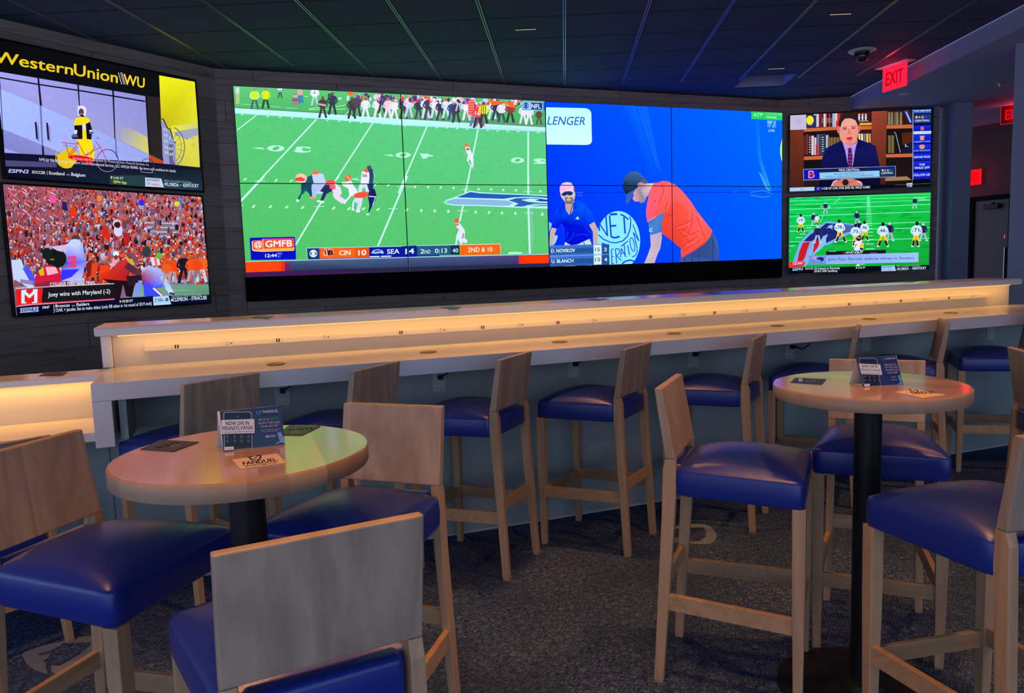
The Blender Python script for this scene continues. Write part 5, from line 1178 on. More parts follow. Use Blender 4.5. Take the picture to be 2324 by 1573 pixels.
def draw_wu(p):
    p.view(0, 80, .22883)
    p.poly([(-60,40),(2060,440),(2100,1600),(-60,1560)], [(9,10,12),(14,16,18),(14,22,34),(6,8,24)])
    # shop window panes
    def lerp(a, b, t): return a + (b-a)*t
    pane = lambda t: (lerp(0, 1440, t), lerp(362, 604, t))
    p.poly([(-40,356),(1440,604),(1480,1240),(20,1165),(-40,1160)], [(160,160,236),(140,140,214),(150,150,200),(120,124,196),(120,124,200)])
    p.poly([(-40,520),(0,530),(380,690),(740,850),(1140,1030),(1476,1190),(1480,1300),(900,1275),(560,1145),(40,935),(-40,900)], [(160,180,255),(164,184,255),(160,180,255),(160,180,255),(150,170,250),(150,160,226),(150,170,240),(160,170,250),(160,176,255),(160,180,255),(160,180,255)])
    p.poly([(1150,900),(1300,930),(1460,1010),(1476,1180),(1290,1090),(1150,1020)], [(150,150,200),(170,170,160),(200,196,110),(214,206,90),(190,190,150),(150,156,200)])
    p.poly([(20,1112),(200,1172),(20,1165)], (150,160,240))
    for x0, x1, y0, y1 in ((370,395,425,700), (765,783,488,700), (1112,1135,548,1030)): p.poly([(x0,y0),(x0+18,y0+3),(x1+ (22 if x0 < 400 else 10),y1),(x1,y1)], (26,22,44))
    p.poly([(392,700),(412,705),(430,1100),(412,1100)], (116,116,176)); p.poly([(415,1095),(432,1100),(440,1196),(420,1194)], (16,14,36)); p.poly([(1138,1030),(1152,1032),(1166,1210),(1150,1210)], (110,110,160))
    p.line([(-40,414),(370,486),(770,546),(1120,603),(1440,656)], 14, (20,16,36))
    p.poly([(-30,362),(0,366),(0,520),(-30,515)], (30,30,60)); p.line([(0,470),(40,1160)], 8, (60,60,110)); p.poly([(-20,930),(30,935),(45,1170),(-20,1165)], (16,16,40))
    for x, y in ((345,860),(458,868)):
        p.line([(x+26,y+30),(x+36,y+190)], 22, (130,136,200)); p.line([(x+8,y),(x+22,y+170)], 18, (28,18,48))
    p.poly([(1455,600),(1590,620),(1625,1190),(1625,1300),(1490,1180)], (40,34,34)); p.poly([(1476,1180),(1626,1250),(1626,1366),(1496,1340)], (180,70,30))
    p.poly([(1578,398),(1942,464),(1982,1310),(1726,1294),(1600,900)], [(236,236,24),(226,222,30),(206,206,60),(196,196,90),(190,180,20)])
    p.poly([(1700,900),(1960,870),(1982,1310),(1720,1290)], [(226,222,70),(196,200,120),(210,206,60),(190,190,90)]); p.poly([(1740,960),(1830,940),(1960,920),(1966,990),(1900,1010),(1850,1040),(1790,1000),(1730,1000)], (150,160,190))
    p.rect(1902, 1012, 1922, 1040, (226,190,20)); p.rect(1902, 1070, 1926, 1106, (236,180,10))
    p.ring(1700, 1110, 130, 196, 10, (110,110,110), -80, 80, n=20); p.ring(1700, 1110, 100, 150, 6, (120,126,110), -80, 80, n=18)
    for a in (-60,-36,-12,12,36,60): p.line([(1700+30*math.cos(math.radians(a)), 1110+60*math.sin(math.radians(a))), (1700+128*math.cos(math.radians(a)), 1110+190*math.sin(math.radians(a)))], 4, (130,130,100))
    p.poly([(1602,880),(1612,826),(1660,930),(1700,960),(1722,1030),(1740,1080),(1748,1290),(1626,1290),(1612,1190)], [(140,146,206)]*9)
    p.poly([(1672,1080),(1718,1084),(1716,1230),(1742,1290),(1680,1290)], (96,92,130)); p.line([(1602,830),(1620,832),(1662,925),(1685,930),(1716,1026)], 10, (26,20,40)); p.poly([(1716,1060),(1738,1056),(1748,1076)], (30,24,46))
    for x, y in ((1622,918),(1646,926),(1624,976),(1648,980),(1678,1006),(1628,1036),(1650,1040),(1632,1096),(1656,1100),(1678,1112),(1700,1112),(1636,1150),(1658,1152),(1682,1166),(1702,1166)): p.rect(x, y, x+12, y+28, (190,206,170))
    p.poly([(30,1165),(500,1195),(960,1230),(1480,1260),(1990,1312),(2010,1530),(20,1440)], [(14,14,44),(20,16,44),(20,16,44),(24,20,40),(16,20,40),(30,44,60),(6,6,30)])
    p.poly([(36,1240),(560,1262),(560,1310),(50,1300)], (74,70,120))
    p.poly([(1090,1390),(1440,1390),(1440,1500),(1090,1480)], (36,62,66)); p.poly([(1440,1300),(2000,1340),(2010,1540),(1620,1520)], [(14,18,30),(20,34,40),(30,50,70),(36,60,80)])
    # rider and bicycle
    Y = (246,216,20)
    p.poly([(760,1030),(905,1030),(935,1160),(930,1250),(880,1240),(866,1120),(850,1240),(800,1200)], Y); p.poly([(815,940),(855,936),(862,1040),(820,1040)], Y)
    p.poly([(735,895),(815,890),(818,1030),(775,1030),(740,940)], (16,14,16)); p.poly([(850,880),(890,860),(915,940),(905,1035),(860,1030)], (16,14,16)); p.poly([(815,885),(848,880),(852,936),(820,936)], (214,214,250))
    p.poly([(745,825),(800,808),(850,812),(886,830),(890,860),(830,886),(735,896)], Y); p.ell(812, 750, 44, 52, (206,220,250)); p.poly([(770,700),(830,700),(856,760),(850,800),(770,796)], (214,224,250)); p.ell(805, 762, 26, 36, (96,56,80)); p.line([(795,780),(815,780)], 5, (200,200,240)); p.poly([(796,790),(826,790),(840,812),(795,808)], (40,20,30))
    p.rect(735, 940, 765, 975, (206,214,250)); p.ell(740, 1005, 34, 24, (90,90,140)); p.poly([(712,1012),(775,1010),(775,1030),(720,1030)], (30,26,60)); p.rect(886, 940, 912, 958, (214,220,250)); p.ell(905, 968, 24, 13, (96,92,150)); p.line([(925,985),(955,1050)], 4, (140,150,220)); p.ell(972, 1020, 14, 14, (120,140,210))
    p.ring(660, 1206, 108, 112, 3, (70,60,60)); p.poly([(560,1190),(700,1106),(770,1170),(768,1240),(700,1316),(640,1318),(580,1280)], (226,190,20)); p.ring(660, 1206, 108, 112, 5, (226,200,40), 60, 250)
    p.ring(1065, 1245, 106, 112, 8, (40,30,60), 190, 360); p.ring(1065, 1245, 106, 112, 7, (190,30,50), 190, 280); p.ring(1065, 1245, 106, 108, 4, (170,170,190), 0, 190); p.ring(1460, 1300, 68, 76, 6, (40,36,50), 170, 370); p.line([(1392,1310),(1400,1356),(1510,1366),(1520,1310)], 4, (170,170,180))
    RD = (190,40,60)
    for l in (((605,1064),(740,1078),(770,1060)), ((650,1075),(680,1190),(780,1060)), ((770,1060),(840,1190),(995,1110),(945,1050)), ((995,1110),(1060,1245)), ((700,1190),(770,1110)), ((840,1190),(900,1180),(940,1100))): p.line(list(l), 7, RD)
    p.ell(800, 1220, 130, 28, (226,24,24), rot=.12); p.ell(885, 1250, 40, 30, (220,30,20))
    WT = (200,200,226)
    p.text('Services may be provided by Western Union Financial Services, Inc.', 720, 1232, 1480, 1296, 26, (180,170,190)); p.text('NMLS# 906983 and/or Western Union International Services, LLC NMLS# 906985. See terms and conditions for details.', 388, 1246, 1746, 1360, 30, WT)
    # the shop fascia lettering
    YL = (228,196,30)
    p.text('Western', -60, 262, 722, 396, 116, YL, 0.014, up=(0,-116)); p.text('Union', 735, 396, 1165, 474, 114, YL, 0.014, up=(0,-114)); p.text('WU', 1225, 486, 1432, 524, 104, (240,204,40), 0.014, up=(0,-104))
    for k, c_ in ((1172, (206,206,226)), (1192, (170,150,220)), (1206, (220,220,230))): p.line([(k,370),(k+34,488)], 6, c_)
    # ticker
    p.text('ESPN2', 84, 1362, 280, 1370, 36, (190,196,240), True, lean=.2); p.text('SOCCER', 316, 1370, 448, 1378, 28, (206,206,220), True); p.line([(466,1346),(468,1386)], 4, (190,190,200))
    p.text('Scotland', 484, 1380, 638, 1390, 32, (206,210,216), True); p.text('vs', 656, 1390, 690, 1392, 20, (170,180,190)); p.text('Belgium', 706, 1394, 844, 1404, 32, (206,210,216), True)
    p.poly([(1098,1394),(1116,1410),(1100,1426)], (220,236,90)); p.text('2:45 ET', 1124, 1424, 1222, 1430, 22, (196,214,200), True); p.text('ESPN App', 1126, 1466, 1254, 1474, 26, (196,214,110), True)
    p.poly([(1438,1410),(1598,1422),(1626,1510),(1440,1500)], (186,200,226)); p.text('SATURDAY', 1452, 1444, 1584, 1452, 24, (66,86,110), True); p.text('7 ET', 1454, 1480, 1492, 1484, 22, (70,90,120), True); p.text('espn', 1504, 1486, 1574, 1492, 22, (226,50,80), True)
    p.text('ESPN COLLEGE FOOTBALL', 1626, 1452, 1906, 1470, 18, (130,160,170)); p.text('9', 1628, 1486, 1642, 1488, 20, (190,206,220), True); p.text('FLORIDA', 1644, 1494, 1772, 1502, 34, (196,214,226), True); p.text('AT', 1782, 1494, 1804, 1496, 16, (150,170,180)); p.text('KENTUCKY', 1816, 1504, 1968, 1510, 34, (196,214,226), True)

def draw_college(p):
    R = random.Random(11); p.view(0, 400, .22883)
    p.poly([(30,60),(2040,160),(2080,1300),(100,1400)], [(150,76,90),(160,110,130),(120,110,140),(120,84,110)])
    # terraces and the packed stand
    for i in range(15): p.line([(1440+i*4, 460+i*44), (1760+i*5, 470+i*44)], 14, (170,180,190)); p.line([(1440+i*4, 474+i*44), (1760+i*5, 484+i*44)], 8, (96,104,120))
    cols = [(236,62,20),(246,90,34),(206,36,40),(216,60,70),(200,90,90),(190,196,236),(150,160,210),(110,90,140),(56,28,46),(96,34,36),(240,110,50),(200,160,176),(160,44,36),(70,74,120),(214,44,20),(120,70,80),(40,24,44),(170,60,60)]
    n = 2300
    for i in range(n):
        t = i/n; y = 80 + 980*t; x = R.uniform(40, 2060)
        if 1440 < x < 1780 and 440 < y < 600 and R.random() < .75: continue
        s = 13 + 15*t; cc = R.choice(cols)
        if x > 1500 and y > 650 and R.random() < .5: cc = R.choice([(230,80,30),(240,92,40),(200,60,30),(150,60,50)])
        a = R.uniform(-.3, .3) if x > 700 else R.uniform(-.9, -.3)
        w, h = s*R.uniform(.5, .9), s*R.uniform(.9, 1.5)
        p.poly([(x-w*.7,y-h),(x+w*.6,y-h*1.1),(x+w+a*w,y-h*.3),(x+w*.7,y+h),(x-w*.8,y+h*.9),(x-w-a*w,y-h*.2)], [cc, cc, tuple(int(k*.7) for k in cc), tuple(int(k*.55) for k in cc), tuple(int(k*.8) for k in cc), cc])
        if R.random() < .45: p.ell(x, y-h*1.25, s*.38, s*.42, R.choice([(206,150,130),(160,110,96),(96,56,50),(226,190,180),(40,26,40),(220,220,240)]), n=6)
    for i in range(60): x = R.uniform(50, 600); y = R.uniform(90, 500); p.line([(x, y), (x+40, y+26)], R.uniform(6, 14), R.choice([(236,70,50),(250,150,160),(200,110,130),(206,200,230),(226,90,120)]))
    p.ell(1393, 265, 30, 30, (50,40,230)); p.ell(1745, 275, 28, 26, (206,214,60)); p.ell(1785, 250, 20, 26, (60,130,210)); p.ell(515, 230, 34, 40, (250,80,150)); p.ell(975, 222, 22, 30, (250,130,30)); p.poly([(600,250),(650,260),(665,345),(620,340)], (30,30,100)); p.poly([(680,330),(740,320),(750,400),(690,400)], (236,50,10))
    p.poly([(1010,480),(1060,500),(1080,640),(1000,600)], (206,40,20)); p.poly([(1205,560),(1285,560),(1275,650),(1260,690),(1225,690)], (180,30,36)); p.ell(1162, 540, 44, 60, (206,200,236)); p.ell(1150, 470, 44, 42, (200,180,190)); p.ell(1152, 484, 34, 34, (66,20,30)); p.ring(1150, 482, 34, 32, 6, (240,236,240), 90, 280)
    # field edge
    p.poly([(1300,1080),(2060,1075),(2066,1190),(1300,1200)], [(110,160,140),(96,150,120),(90,140,110),(120,170,150)]); p.line([(1650,1135),(1860,1130)], 5, (150,190,170))
    p.poly([(100,1100),(340,1080),(360,1120),(100,1140)], (120,120,150))
    # left players
    p.poly([(95,830),(200,830),(260,990),(330,1100),(280,1110),(110,1010)], (190,206,250)); p.line([(240,900),(330,1060)], 60, (70,80,250)); p.line([(190,1040),(320,1060)], 40, (140,130,160))
    p.poly([(620,690),(720,640),(810,680),(840,850),(800,1040),(560,1040),(590,960),(640,860),(600,760)], [(200,196,250),(214,220,255),(160,180,255),(120,120,255),(180,196,255),(170,180,255),(60,40,255),(40,50,255),(150,150,240)]); p.poly([(600,930),(780,920),(700,1000),(590,1040)], (50,50,250))
    p.poly([(660,795),(745,790),(745,905),(660,905),(655,880),(710,876),(710,858),(660,860),(660,838),(712,834),(712,818),(662,820)], (226,60,120)); p.ell(740, 610, 40, 26, (60,60,70)); p.ell(735, 660, 60, 36, (190,206,250))
    p.ell(545, 815, 110, 92, (18,24,26), rot=.3); p.ell(455, 770, 50, 60, (20,30,30)); p.poly([(490,700),(640,680),(650,760),(560,740)], (206,180,220)); p.ell(508, 826, 24, 9, (120,110,30)); p.ring(590, 820, 60, 80, 6, (100,110,120), -70, 70)
    p.poly([(340,990),(420,890),(500,880),(590,930),(600,1040),(560,1090),(330,1110)], (206,24,60)); p.poly([(440,900),(540,900),(570,960),(460,985)], (240,170,190)); p.poly([(370,940),(420,900),(430,980),(390,990)], (206,180,30)); p.poly([(345,1060),(480,1040),(560,1060),(540,1110),(330,1110)], (130,40,60))
    p.poly([(840,870),(900,830),(920,960),(860,1010)], (110,30,30)); p.poly([(900,860),(960,870),(940,1010),(890,1000)], (220,66,30))
    # centre: cap, and the dark-armed player
    p.poly([(1100,910),(1175,830),(1165,800),(1110,810),(1080,930)], (220,160,190)); p.ell(1140, 770, 30, 28, (226,232,250)); p.ell(1140, 806, 22, 24, (120,60,60)); p.poly([(985,880),(1070,880),(1080,960),(970,1010)], (230,66,20))
    p.poly([(975,970),(1100,920),(1170,860),(1230,815),(1310,840),(1330,900),(1280,960),(1250,1060),(1000,1020)], [(220,60,20),(226,50,30),(210,40,40),(196,50,50),(200,70,70),(190,50,60),(170,30,40),(170,26,30),(206,40,20)])
    p.poly([(1240,820),(1300,820),(1330,880),(1290,890)], (206,160,60)); p.poly([(1220,760),(1290,750),(1350,800),(1370,870),(1330,850),(1280,800)], (130,70,80)); p.line([(1240,880),(1340,950),(1470,990)], 66, (76,44,60)); p.line([(1340,950),(1500,970)], 50, (90,50,66)); p.ell(1515, 960, 46, 40, (110,70,80))
    p.poly([(1000,1020),(1260,1040),(1330,1050),(1300,1200),(1240,1190),(1210,1070),(1180,1220),(1120,1210),(1080,1060)], (30,14,24)); p.poly([(1240,990),(1400,980),(1390,1080),(1260,1090)], (40,24,36))
    p.ell(1445, 750, 44, 56, (46,60,60)); p.poly([(1480,810),(1560,790),(1580,880),(1500,890)], (206,214,250)); p.line([(1525,800),(1545,900)], 26, (236,110,90)); p.ell(1565, 790, 28, 34, (70,190,60)); p.poly([(1400,910),(1480,890),(1600,920),(1640,1000),(1600,1100),(1500,1120),(1420,1060),(1390,980)], [(190,206,255),(170,180,240),(150,170,255),(140,170,255),(60,70,250),(50,50,250),(110,60,140),(170,60,80)])
    p.line([(1600,990),(1690,1160)], 50, (170,196,250)); p.line([(1640,1100),(1700,1170)], 40, (190,206,255)); p.poly([(1670,1150),(1720,1160),(1720,1180),(1670,1170)], (60,40,60))
    p.poly([(1410,1060),(1520,1110),(1620,1190),(1560,1200),(1420,1190)], (60,70,250)); p.line([(1400,1060),(1360,1060),(1340,1200)], 50, (130,140,230)); p.line([(1510,1110),(1600,1190)], 16, (230,230,255)); p.line([(1530,1110),(1620,1190)], 8, (206,50,80))
    for x, y, h_, tp, lg in ((1700,1060,260,(236,66,20),(170,150,160)), (1810,1060,290,(26,24,38),(30,26,40)), (1890,1050,260,(240,80,24),(150,160,180)), (1990,1050,280,(236,96,40),(190,200,220)), (1640,1060,220,(230,90,30),(170,150,150)), (1945,1040,240,(226,70,24),(120,120,140))):
        fig(p, x, y, h_, (150,90,70), tp, lg)
    # captions
    p.poly([(110,1285),(1480,1190),(2065,1175),(2080,1300),(100,1420)], [(8,10,36),(12,14,40),(10,14,40),(10,12,34),(4,6,26)])
    p.poly([(125,1290),(410,1245),(1120,1210),(1125,1225),(750,1250),(300,1280),(130,1300)], (220,120,150)); p.line([(240,1265),(700,1238)], 10, (240,50,50))
    p.poly([(145,1110),(1122,1064),(1124,1212),(400,1256),(415,1112)], (24,22,26)); p.line([(146,1112),(1122,1066)], 6, (240,220,226)); p.line([(410,1256),(1124,1213)], 6, (180,20,60))
    p.poly([(147,1122),(413,1114),(402,1252),(155,1280)], (226,26,26)); p.text('M', 206, 1256, 356, 1248, 124, (206,226,250), True)
    for x, y in ((206,1130),(318,1124),(204,1252),(310,1248)): p.poly([(x-2,y),(x+46,y-3),(x+46,y+9),(x-2,y+12)], (206,226,250))
    p.text('COLLEGE FOOTBALL FINAL', 486, 1090, 936, 1070, 34, (206,226,250), True); p.text('Joey wins with Maryland (-2)', 466, 1196, 1082, 1160, 44, (220,236,250))
    p.poly([(186,1310),(375,1294),(366,1318),(374,1342),(186,1356),(196,1332)], (150,170,220)); p.text('ESPN', 204, 1344, 304, 1338, 30, (20,30,80), True, lean=.2); p.text('U', 312, 1342, 350, 1338, 38, (20,36,90), True)
    p.text('MNF', 412, 1316, 480, 1310, 26, (206,216,240), True); p.line([(524,1276),(528,1360)], 5, (206,206,226))
    p.text('Broncos', 540, 1302, 680, 1292, 30, (206,216,230), True); p.text('vs', 700, 1292, 732, 1290, 20, (170,180,190)); p.text('Raiders', 750, 1288, 874, 1280, 30, (206,216,230), True)
    p.text('OAK > Jacobs: Set to make debut (only RB taken in 1st round of 2019 draft)', 542, 1346, 1494, 1276, 34, (206,216,240))
    p.poly([(1176,1228),(1194,1242),(1178,1258)], (214,226,90)); p.text('10:20 ET', 1202, 1252, 1308, 1246, 24, (206,220,226), True)
    p.poly([(1508,1196),(1660,1184),(1688,1270),(1512,1282)], (170,206,240)); p.text('7:30', 1524, 1248, 1594, 1242, 34, (50,70,110), True); p.text('ET', 1596, 1242, 1622, 1240, 18, (60,80,120), True); p.ell(1645, 1224, 16, 16, (30,40,80)); p.text('abc', 1633, 1229, 1657, 1227, 8, (200,214,240))
    p.text('SATURDAY NIGHT FOOTBALL', 1690, 1206, 1992, 1186, 18, (150,170,200)); p.text('1', 1690, 1240, 1702, 1239, 24, (190,210,230), True); p.text('CLEMSON', 1706, 1242, 1848, 1234, 36, (200,220,240), True); p.text('AT', 1858, 1230, 1880, 1228, 16, (150,160,190)); p.text('SYRACUSE', 1888, 1230, 2040, 1220, 36, (200,220,240), True)

def draw_mlb(p):
    R = random.Random(3); p.view(1770, 230, .16351)
    p.poly([(120,170),(2110,90),(2110,1220),(130,1270)], [(60,26,20),(50,22,18),(20,14,14),(40,22,24)])
    WD, WD2 = (140,56,30), (196,96,50)
    p.poly([(130,400),(325,395),(332,1180),(135,1195)], [(110,46,26),(120,50,30),(70,30,26),(70,32,30)]); p.poly([(1275,140),(1490,130),(1470,900),(1460,1150),(1290,1150),(1270,600)], [(150,66,50),(140,60,44),(110,46,28),(70,30,26),(60,26,22),(120,50,30)])
    for a in (((330,425),(820,395),(820,350),(335,375)), ((1100,395),(1272,388),(1272,340),(1110,345)), ((1480,380),(1840,372),(1838,322),(1480,332)), ((1475,780),(1840,772),(1838,724),(1472,735)), ((335,815),(590,805),(600,755),(335,768))): p.poly(list(a), (196,100,60))
    p.poly([(1100,335),(1272,328),(1272,296),(1110,300)], (236,160,40))
    p.poly([(330,430),(860,400),(880,600),(600,750),(335,760)], (26,18,20)); p.poly([(1480,385),(1838,378),(1838,722),(1475,730)], (24,16,16)); p.poly([(1690,440),(1838,430),(1838,620),(1700,600)], (80,34,22)); p.poly([(335,820),(600,808),(570,1000),(335,940)], (20,16,16)); p.poly([(1475,785),(1840,780),(1840,1040),(1470,900)], (26,18,18))
    p.poly([(130,180),(365,172),(368,390),(135,398)], (190,180,214)); p.ell(255, 280, 50, 44, (182,172,208), n=14)
    p.poly([(370,200),(500,170),(500,350),(385,360)], (30,40,130)); p.ell(418, 265, 52, 66, (230,226,20)); p.line([(385,330),(440,340),(470,290)], 16, (40,50,160)); p.ell(485, 180, 16, 16, (226,220,120))
    x = 505
    for w, c_ in ((36,(206,190,210)),(16,(60,40,40)),(14,(170,40,40)),(22,(50,40,40)),(32,(220,190,206)),(12,(190,50,50)),(24,(40,30,36)),(14,(190,60,60)),(26,(30,30,50)),(30,(150,180,214)),(36,(210,190,220)),(34,(206,40,30)),(26,(60,40,40))): p.poly([(x,176-(x-505)*.03),(x+w,174-(x-505)*.03),(x+w,352),(x,356)], c_); x += w+3
    for k in range(10): p.line([(590+k*20, 230),(590+k*20, 300)], 4, (200,190,190))
    p.poly([(780,270),(830,268),(830,350),(775,352)], (206,40,30))
    for x in (1100, 1146, 1192): p.ell(x, 186, 15, 17, (226,170,160)); p.poly([(x-14,206),(x+14,204),(x+10,260),(x-10,262)], (206,210,230)); 
    p.rect(1080, 262, 1230, 284, (40,30,60)); p.text('COOPERSTOWN', 1090, 282, 1226, 278, 14, (214,206,226), True)
    for k, x in enumerate((1495,1535,1580,1610,1660)): p.poly([(x+6,150),(x+34,148),(x+38,322),(x+2,326)], (130,116,84) if k != 2 else (100,84,60))
    p.poly([(1725,130),(1770,126),(1840,290),(1800,310)], (30,80,190)); p.line([(1750,150),(1815,290)], 12, (190,206,230))
    x = 332
    for w, h, c_ in ((22,480,(90,40,40)),(28,460,(130,40,40)),(34,460,(40,44,60)),(36,480,(206,190,200)),(26,505,(226,190,190)),(34,462,(90,100,160)),(34,456,(80,60,60)),(38,450,(30,60,90)),(32,470,(190,190,226))): p.poly([(x,h),(x+w,h-4),(x+w,742),(x,748)], c_); x += w+7
    p.rect(498, 600, 528, 750, (196,36,40)); 
    for k in range(7): p.line([(405, 500+k*34),(425, 500+k*34)], 12, (206,206,220)); p.line([(585, 500+k*32),(606, 500+k*32)], 12, (190,206,220))
    for k in range(5): p.poly([(660+k*42,500),(694+k*42,498),(694+k*42,620),(660+k*42,640)], (120,100,60))
    for k, c_ in enumerate(((214,206,120),(220,220,226),(150,100,160),(220,206,80),(206,150,110))): p.poly([(1090+k*36,450),(1116+k*36,448),(1118+k*36,580),(1092+k*36,560)], c_)
    for x in (1500, 1545): p.poly([(x,474),(x+38,472),(x+40,716),(x+2,720)], (110,96,62))
    p.line([(1580,428),(1606,440),(1672,712)], 12, (130,140,160)); p.poly([(1690,690),(1760,590),(1838,560),(1838,720),(1700,722)], (20,22,50)); p.text('L', 1740, 630, 1780, 628, 32, (206,206,230), True)
    # presenter
    NV = (14,14,74)
    p.poly([(560,920),(590,780),(640,650),(860,540),(940,700),(1080,520),(1330,620),(1385,900),(1400,1180),(540,1185)], [NV,(16,18,84),(20,22,96),(14,16,76),NV,(12,14,70),(20,22,90),(10,10,50),(10,8,30),(8,8,34)])
    p.poly([(866,540),(880,600),(905,680),(940,860),(960,920),(1010,900),(1040,700),(1078,540),(1060,520),(900,560)], (176,150,230)); p.line([(868,560),(905,680),(975,640),(1035,690),(1076,560)], 7, (130,110,190))
    p.poly([(948,650),(990,646),(1012,770),(1000,912),(944,915),(940,780)], (84,24,90))
    for k in range(9): p.line([(945, 700+k*24),(1008, 696+k*24)], 6, (170,90,160) if k % 2 else (60,20,80))
    p.poly([(880,540),(1080,520),(1060,580),(980,625),(905,590)], (190,110,110))
    p.ell(955, 412, 136, 202, (226,146,130), n=30); p.ell(950, 310, 104, 98, (232,160,146), n=24); p.ell(812, 390, 22, 56, (200,110,100)); p.ell(1098, 380, 18, 50, (196,110,100))
    p.poly([(810,340),(822,260),(860,200),(930,176),(1010,176),(1070,210),(1094,270),(1094,350),(1080,330),(1056,268),(985,236),(905,240),(862,286),(840,360)], (42,28,36))
    p.poly([(870,372),(930,366),(930,392),(872,398)], (170,100,96)); p.poly([(990,360),(1050,356),(1050,380),(992,386)], (170,100,96)); p.ell(905, 384, 11, 7, (50,40,50)); p.ell(1020, 372, 11, 7, (50,40,50)); p.line([(868,362),(930,354)], 8, (96,56,50)); p.line([(988,350),(1050,342)], 8, (96,56,50))
    p.poly([(945,380),(972,376),(990,450),(960,462),(935,455)], (236,110,96)); p.poly([(915,500),(1015,490),(1000,550),(960,556),(930,540)], (236,90,90)); p.poly([(930,508),(1005,502),(990,522),(940,526)], (120,30,40)); p.ell(968, 590, 60, 24, (214,130,116))
    p.poly([(720,1180),(760,1110),(870,1076),(1000,1072),(1120,1110),(1140,1172),(1060,1180)], (206,120,100)); p.ell(910, 1125, 46, 44, (40,22,34)); p.line([(715,1180),(745,1115),(800,1095)], 14, (214,200,230)); p.line([(1070,1110),(1130,1130),(1142,1172)], 14, (214,200,230))
    for k in range(4): p.line([(800+k*22, 1100+k*6),(870, 1150+k*4)], 4, (170,84,70)); p.line([(1050-k*20, 1096+k*6),(960, 1150+k*4)], 4, (170,84,70))
    p.poly([(1462,1060),(1760,1040),(1828,1092),(1462,1108)], (150,120,84))
    # lower captions
    p.poly([(322,940),(1608,896),(1608,1050),(326,1100)], (150,150,190)); p.poly([(330,948),(1600,904),(1600,1042),(334,1090)], (20,24,60)); p.poly([(334,950),(540,944),(544,1076),(340,1086)], (16,20,180))
    p.poly([(548,960),(1380,930),(1382,960),(550,990)], (24,30,70)); p.poly([(548,990),(1382,962),(1384,1046),(552,1076)], (136,196,236)); p.line([(1200,916),(1590,902)], 10, (60,110,230))
    p.text('B', 400, 1066, 478, 1060, 100, (240,200,206), True); p.text('B', 408, 1058, 470, 1054, 84, (200,40,60), True)
    p.text('MLB CENTRAL', 820, 970, 1106, 962, 30, (200,226,250), True); p.text('RED SOX FIRE PRESIDENT OF', 750, 1022, 1172, 1008, 22, (66,100,140)); p.text('BASEBALL OPERATIONS DAVE DOMBROWSKI', 636, 1060, 1292, 1036, 22, (66,100,140))
    def mlbx(x, y, s, c_y):
        p.ell(x, y, s, s, (226,206,130)); p.poly([(x+s*1.8,y-s),(x+s*3.4,y-s),(x+s*3.4,y+s),(x+s*1.8,y+s)], (226,40,60)); p.text('L', x+s*2.2, y+s*.7, x+s*3.1, y+s*.7, s*1.3, (250,226,230), True); p.ell(x+s*5.2, y, s*.9, s, (110,200,206)); p.ring(x+s*7.8, y+s*.5, s, s, s*.8, (30,90,200), 180, 360)
    p.poly([(1390,930),(1586,922),(1588,1030),(1392,1040)], (30,50,90)); mlbx(1426, 958, 14, 0); p.text('CENTRAL', 1408, 1010, 1570, 1002, 24, (206,220,240), True)
    p.poly([(135,1200),(478,1188),(478,1240),(138,1252)], (170,200,230)); p.text('NL', 284, 1232, 328, 1230, 24, (90,120,150)); p.poly([(488,1188),(2095,1148),(2095,1212),(488,1244)], (8,8,20)); p.poly([(488,1190),(580,1187),(582,1236),(490,1240)], (26,40,190)); p.text('NY', 518, 1230, 548, 1228, 34, (220,140,120))
    p.text('4 GB OF CHC FOR 2ND NL WILD CARD', 584, 1226, 1250, 1206, 32, (190,220,250), True)
    p.poly([(1756,1140),(1842,1132),(1836,1180),(1800,1206),(1762,1184)], (130,170,210)); p.text('LIVE', 1764, 1160, 1834, 1156, 24, (226,240,250), True); p.poly([(1775,1165),(1800,1165),(1800,1200),(1776,1184)], (200,50,70))
    # side rundown
    p.poly([(1842,110),(2110,100),(2110,1215),(1842,1150)], (8,10,70)); p.poly([(1842,115),(1852,115),(1850,1130),(1840,1130)], (150,170,220))
    p.poly([(1856,116),(2100,106),(2100,160),(1856,168)], (40,90,170)); p.text('THE LINE OUT', 1862, 144, 2094, 136, 20, (214,240,250), True)
    p.poly([(1858,186),(2096,178),(2096,296),(1860,306)], (34,50,110)); mlbx(1896, 220, 16, 0); p.text('CENTRAL', 1872, 284, 2078, 276, 26, (206,232,250), True)
    for y0, y1 in ((338,406),(462,588),(600,716),(728,820),(832,960),(980,1080)): p.poly([(1854,y0),(2094,y0-8),(2094,y1-6),(1854,y1)], [(20,40,220),(20,40,220),(16,20,170),(16,20,170)])
    for y in (326, 458, 592, 722, 826, 970): p.line([(1850,y),(2094,y-8)], 8, (8,8,60))
    p.text('B', 1956, 402, 2000, 400, 50, (236,120,120), True); p.poly([(1856,418),(2098,410),(2098,450),(1856,458)], (186,226,240)); p.text('DOMBROWSKI OUT', 1866, 446, 2090, 440, 12, (120,160,180))
    p.poly([(1940,480),(2006,478),(1996,540),(1950,540)], (226,150,110)); p.poly([(1930,620),(1960,600),(1990,600),(2016,620),(1996,660),(1946,662)], (226,140,100)); p.text('INJURED THUMB', 1868, 572, 2086, 564, 18, (130,190,240), True); p.text('CHEST DISCOMFORT', 1862, 696, 2084, 688, 18, (130,190,240), True)
    p.text('FANTASY PICKS', 1860, 790, 2084, 782, 28, (206,226,255), True); p.text('THE', 1934, 894, 2010, 890, 28, (206,226,255), True); p.text('WALK-OFF', 1866, 940, 2078, 932, 30, (206,226,255), True); p.text('FOLLOW US!', 1860, 1040, 2080, 1032, 30, (206,226,255), True)
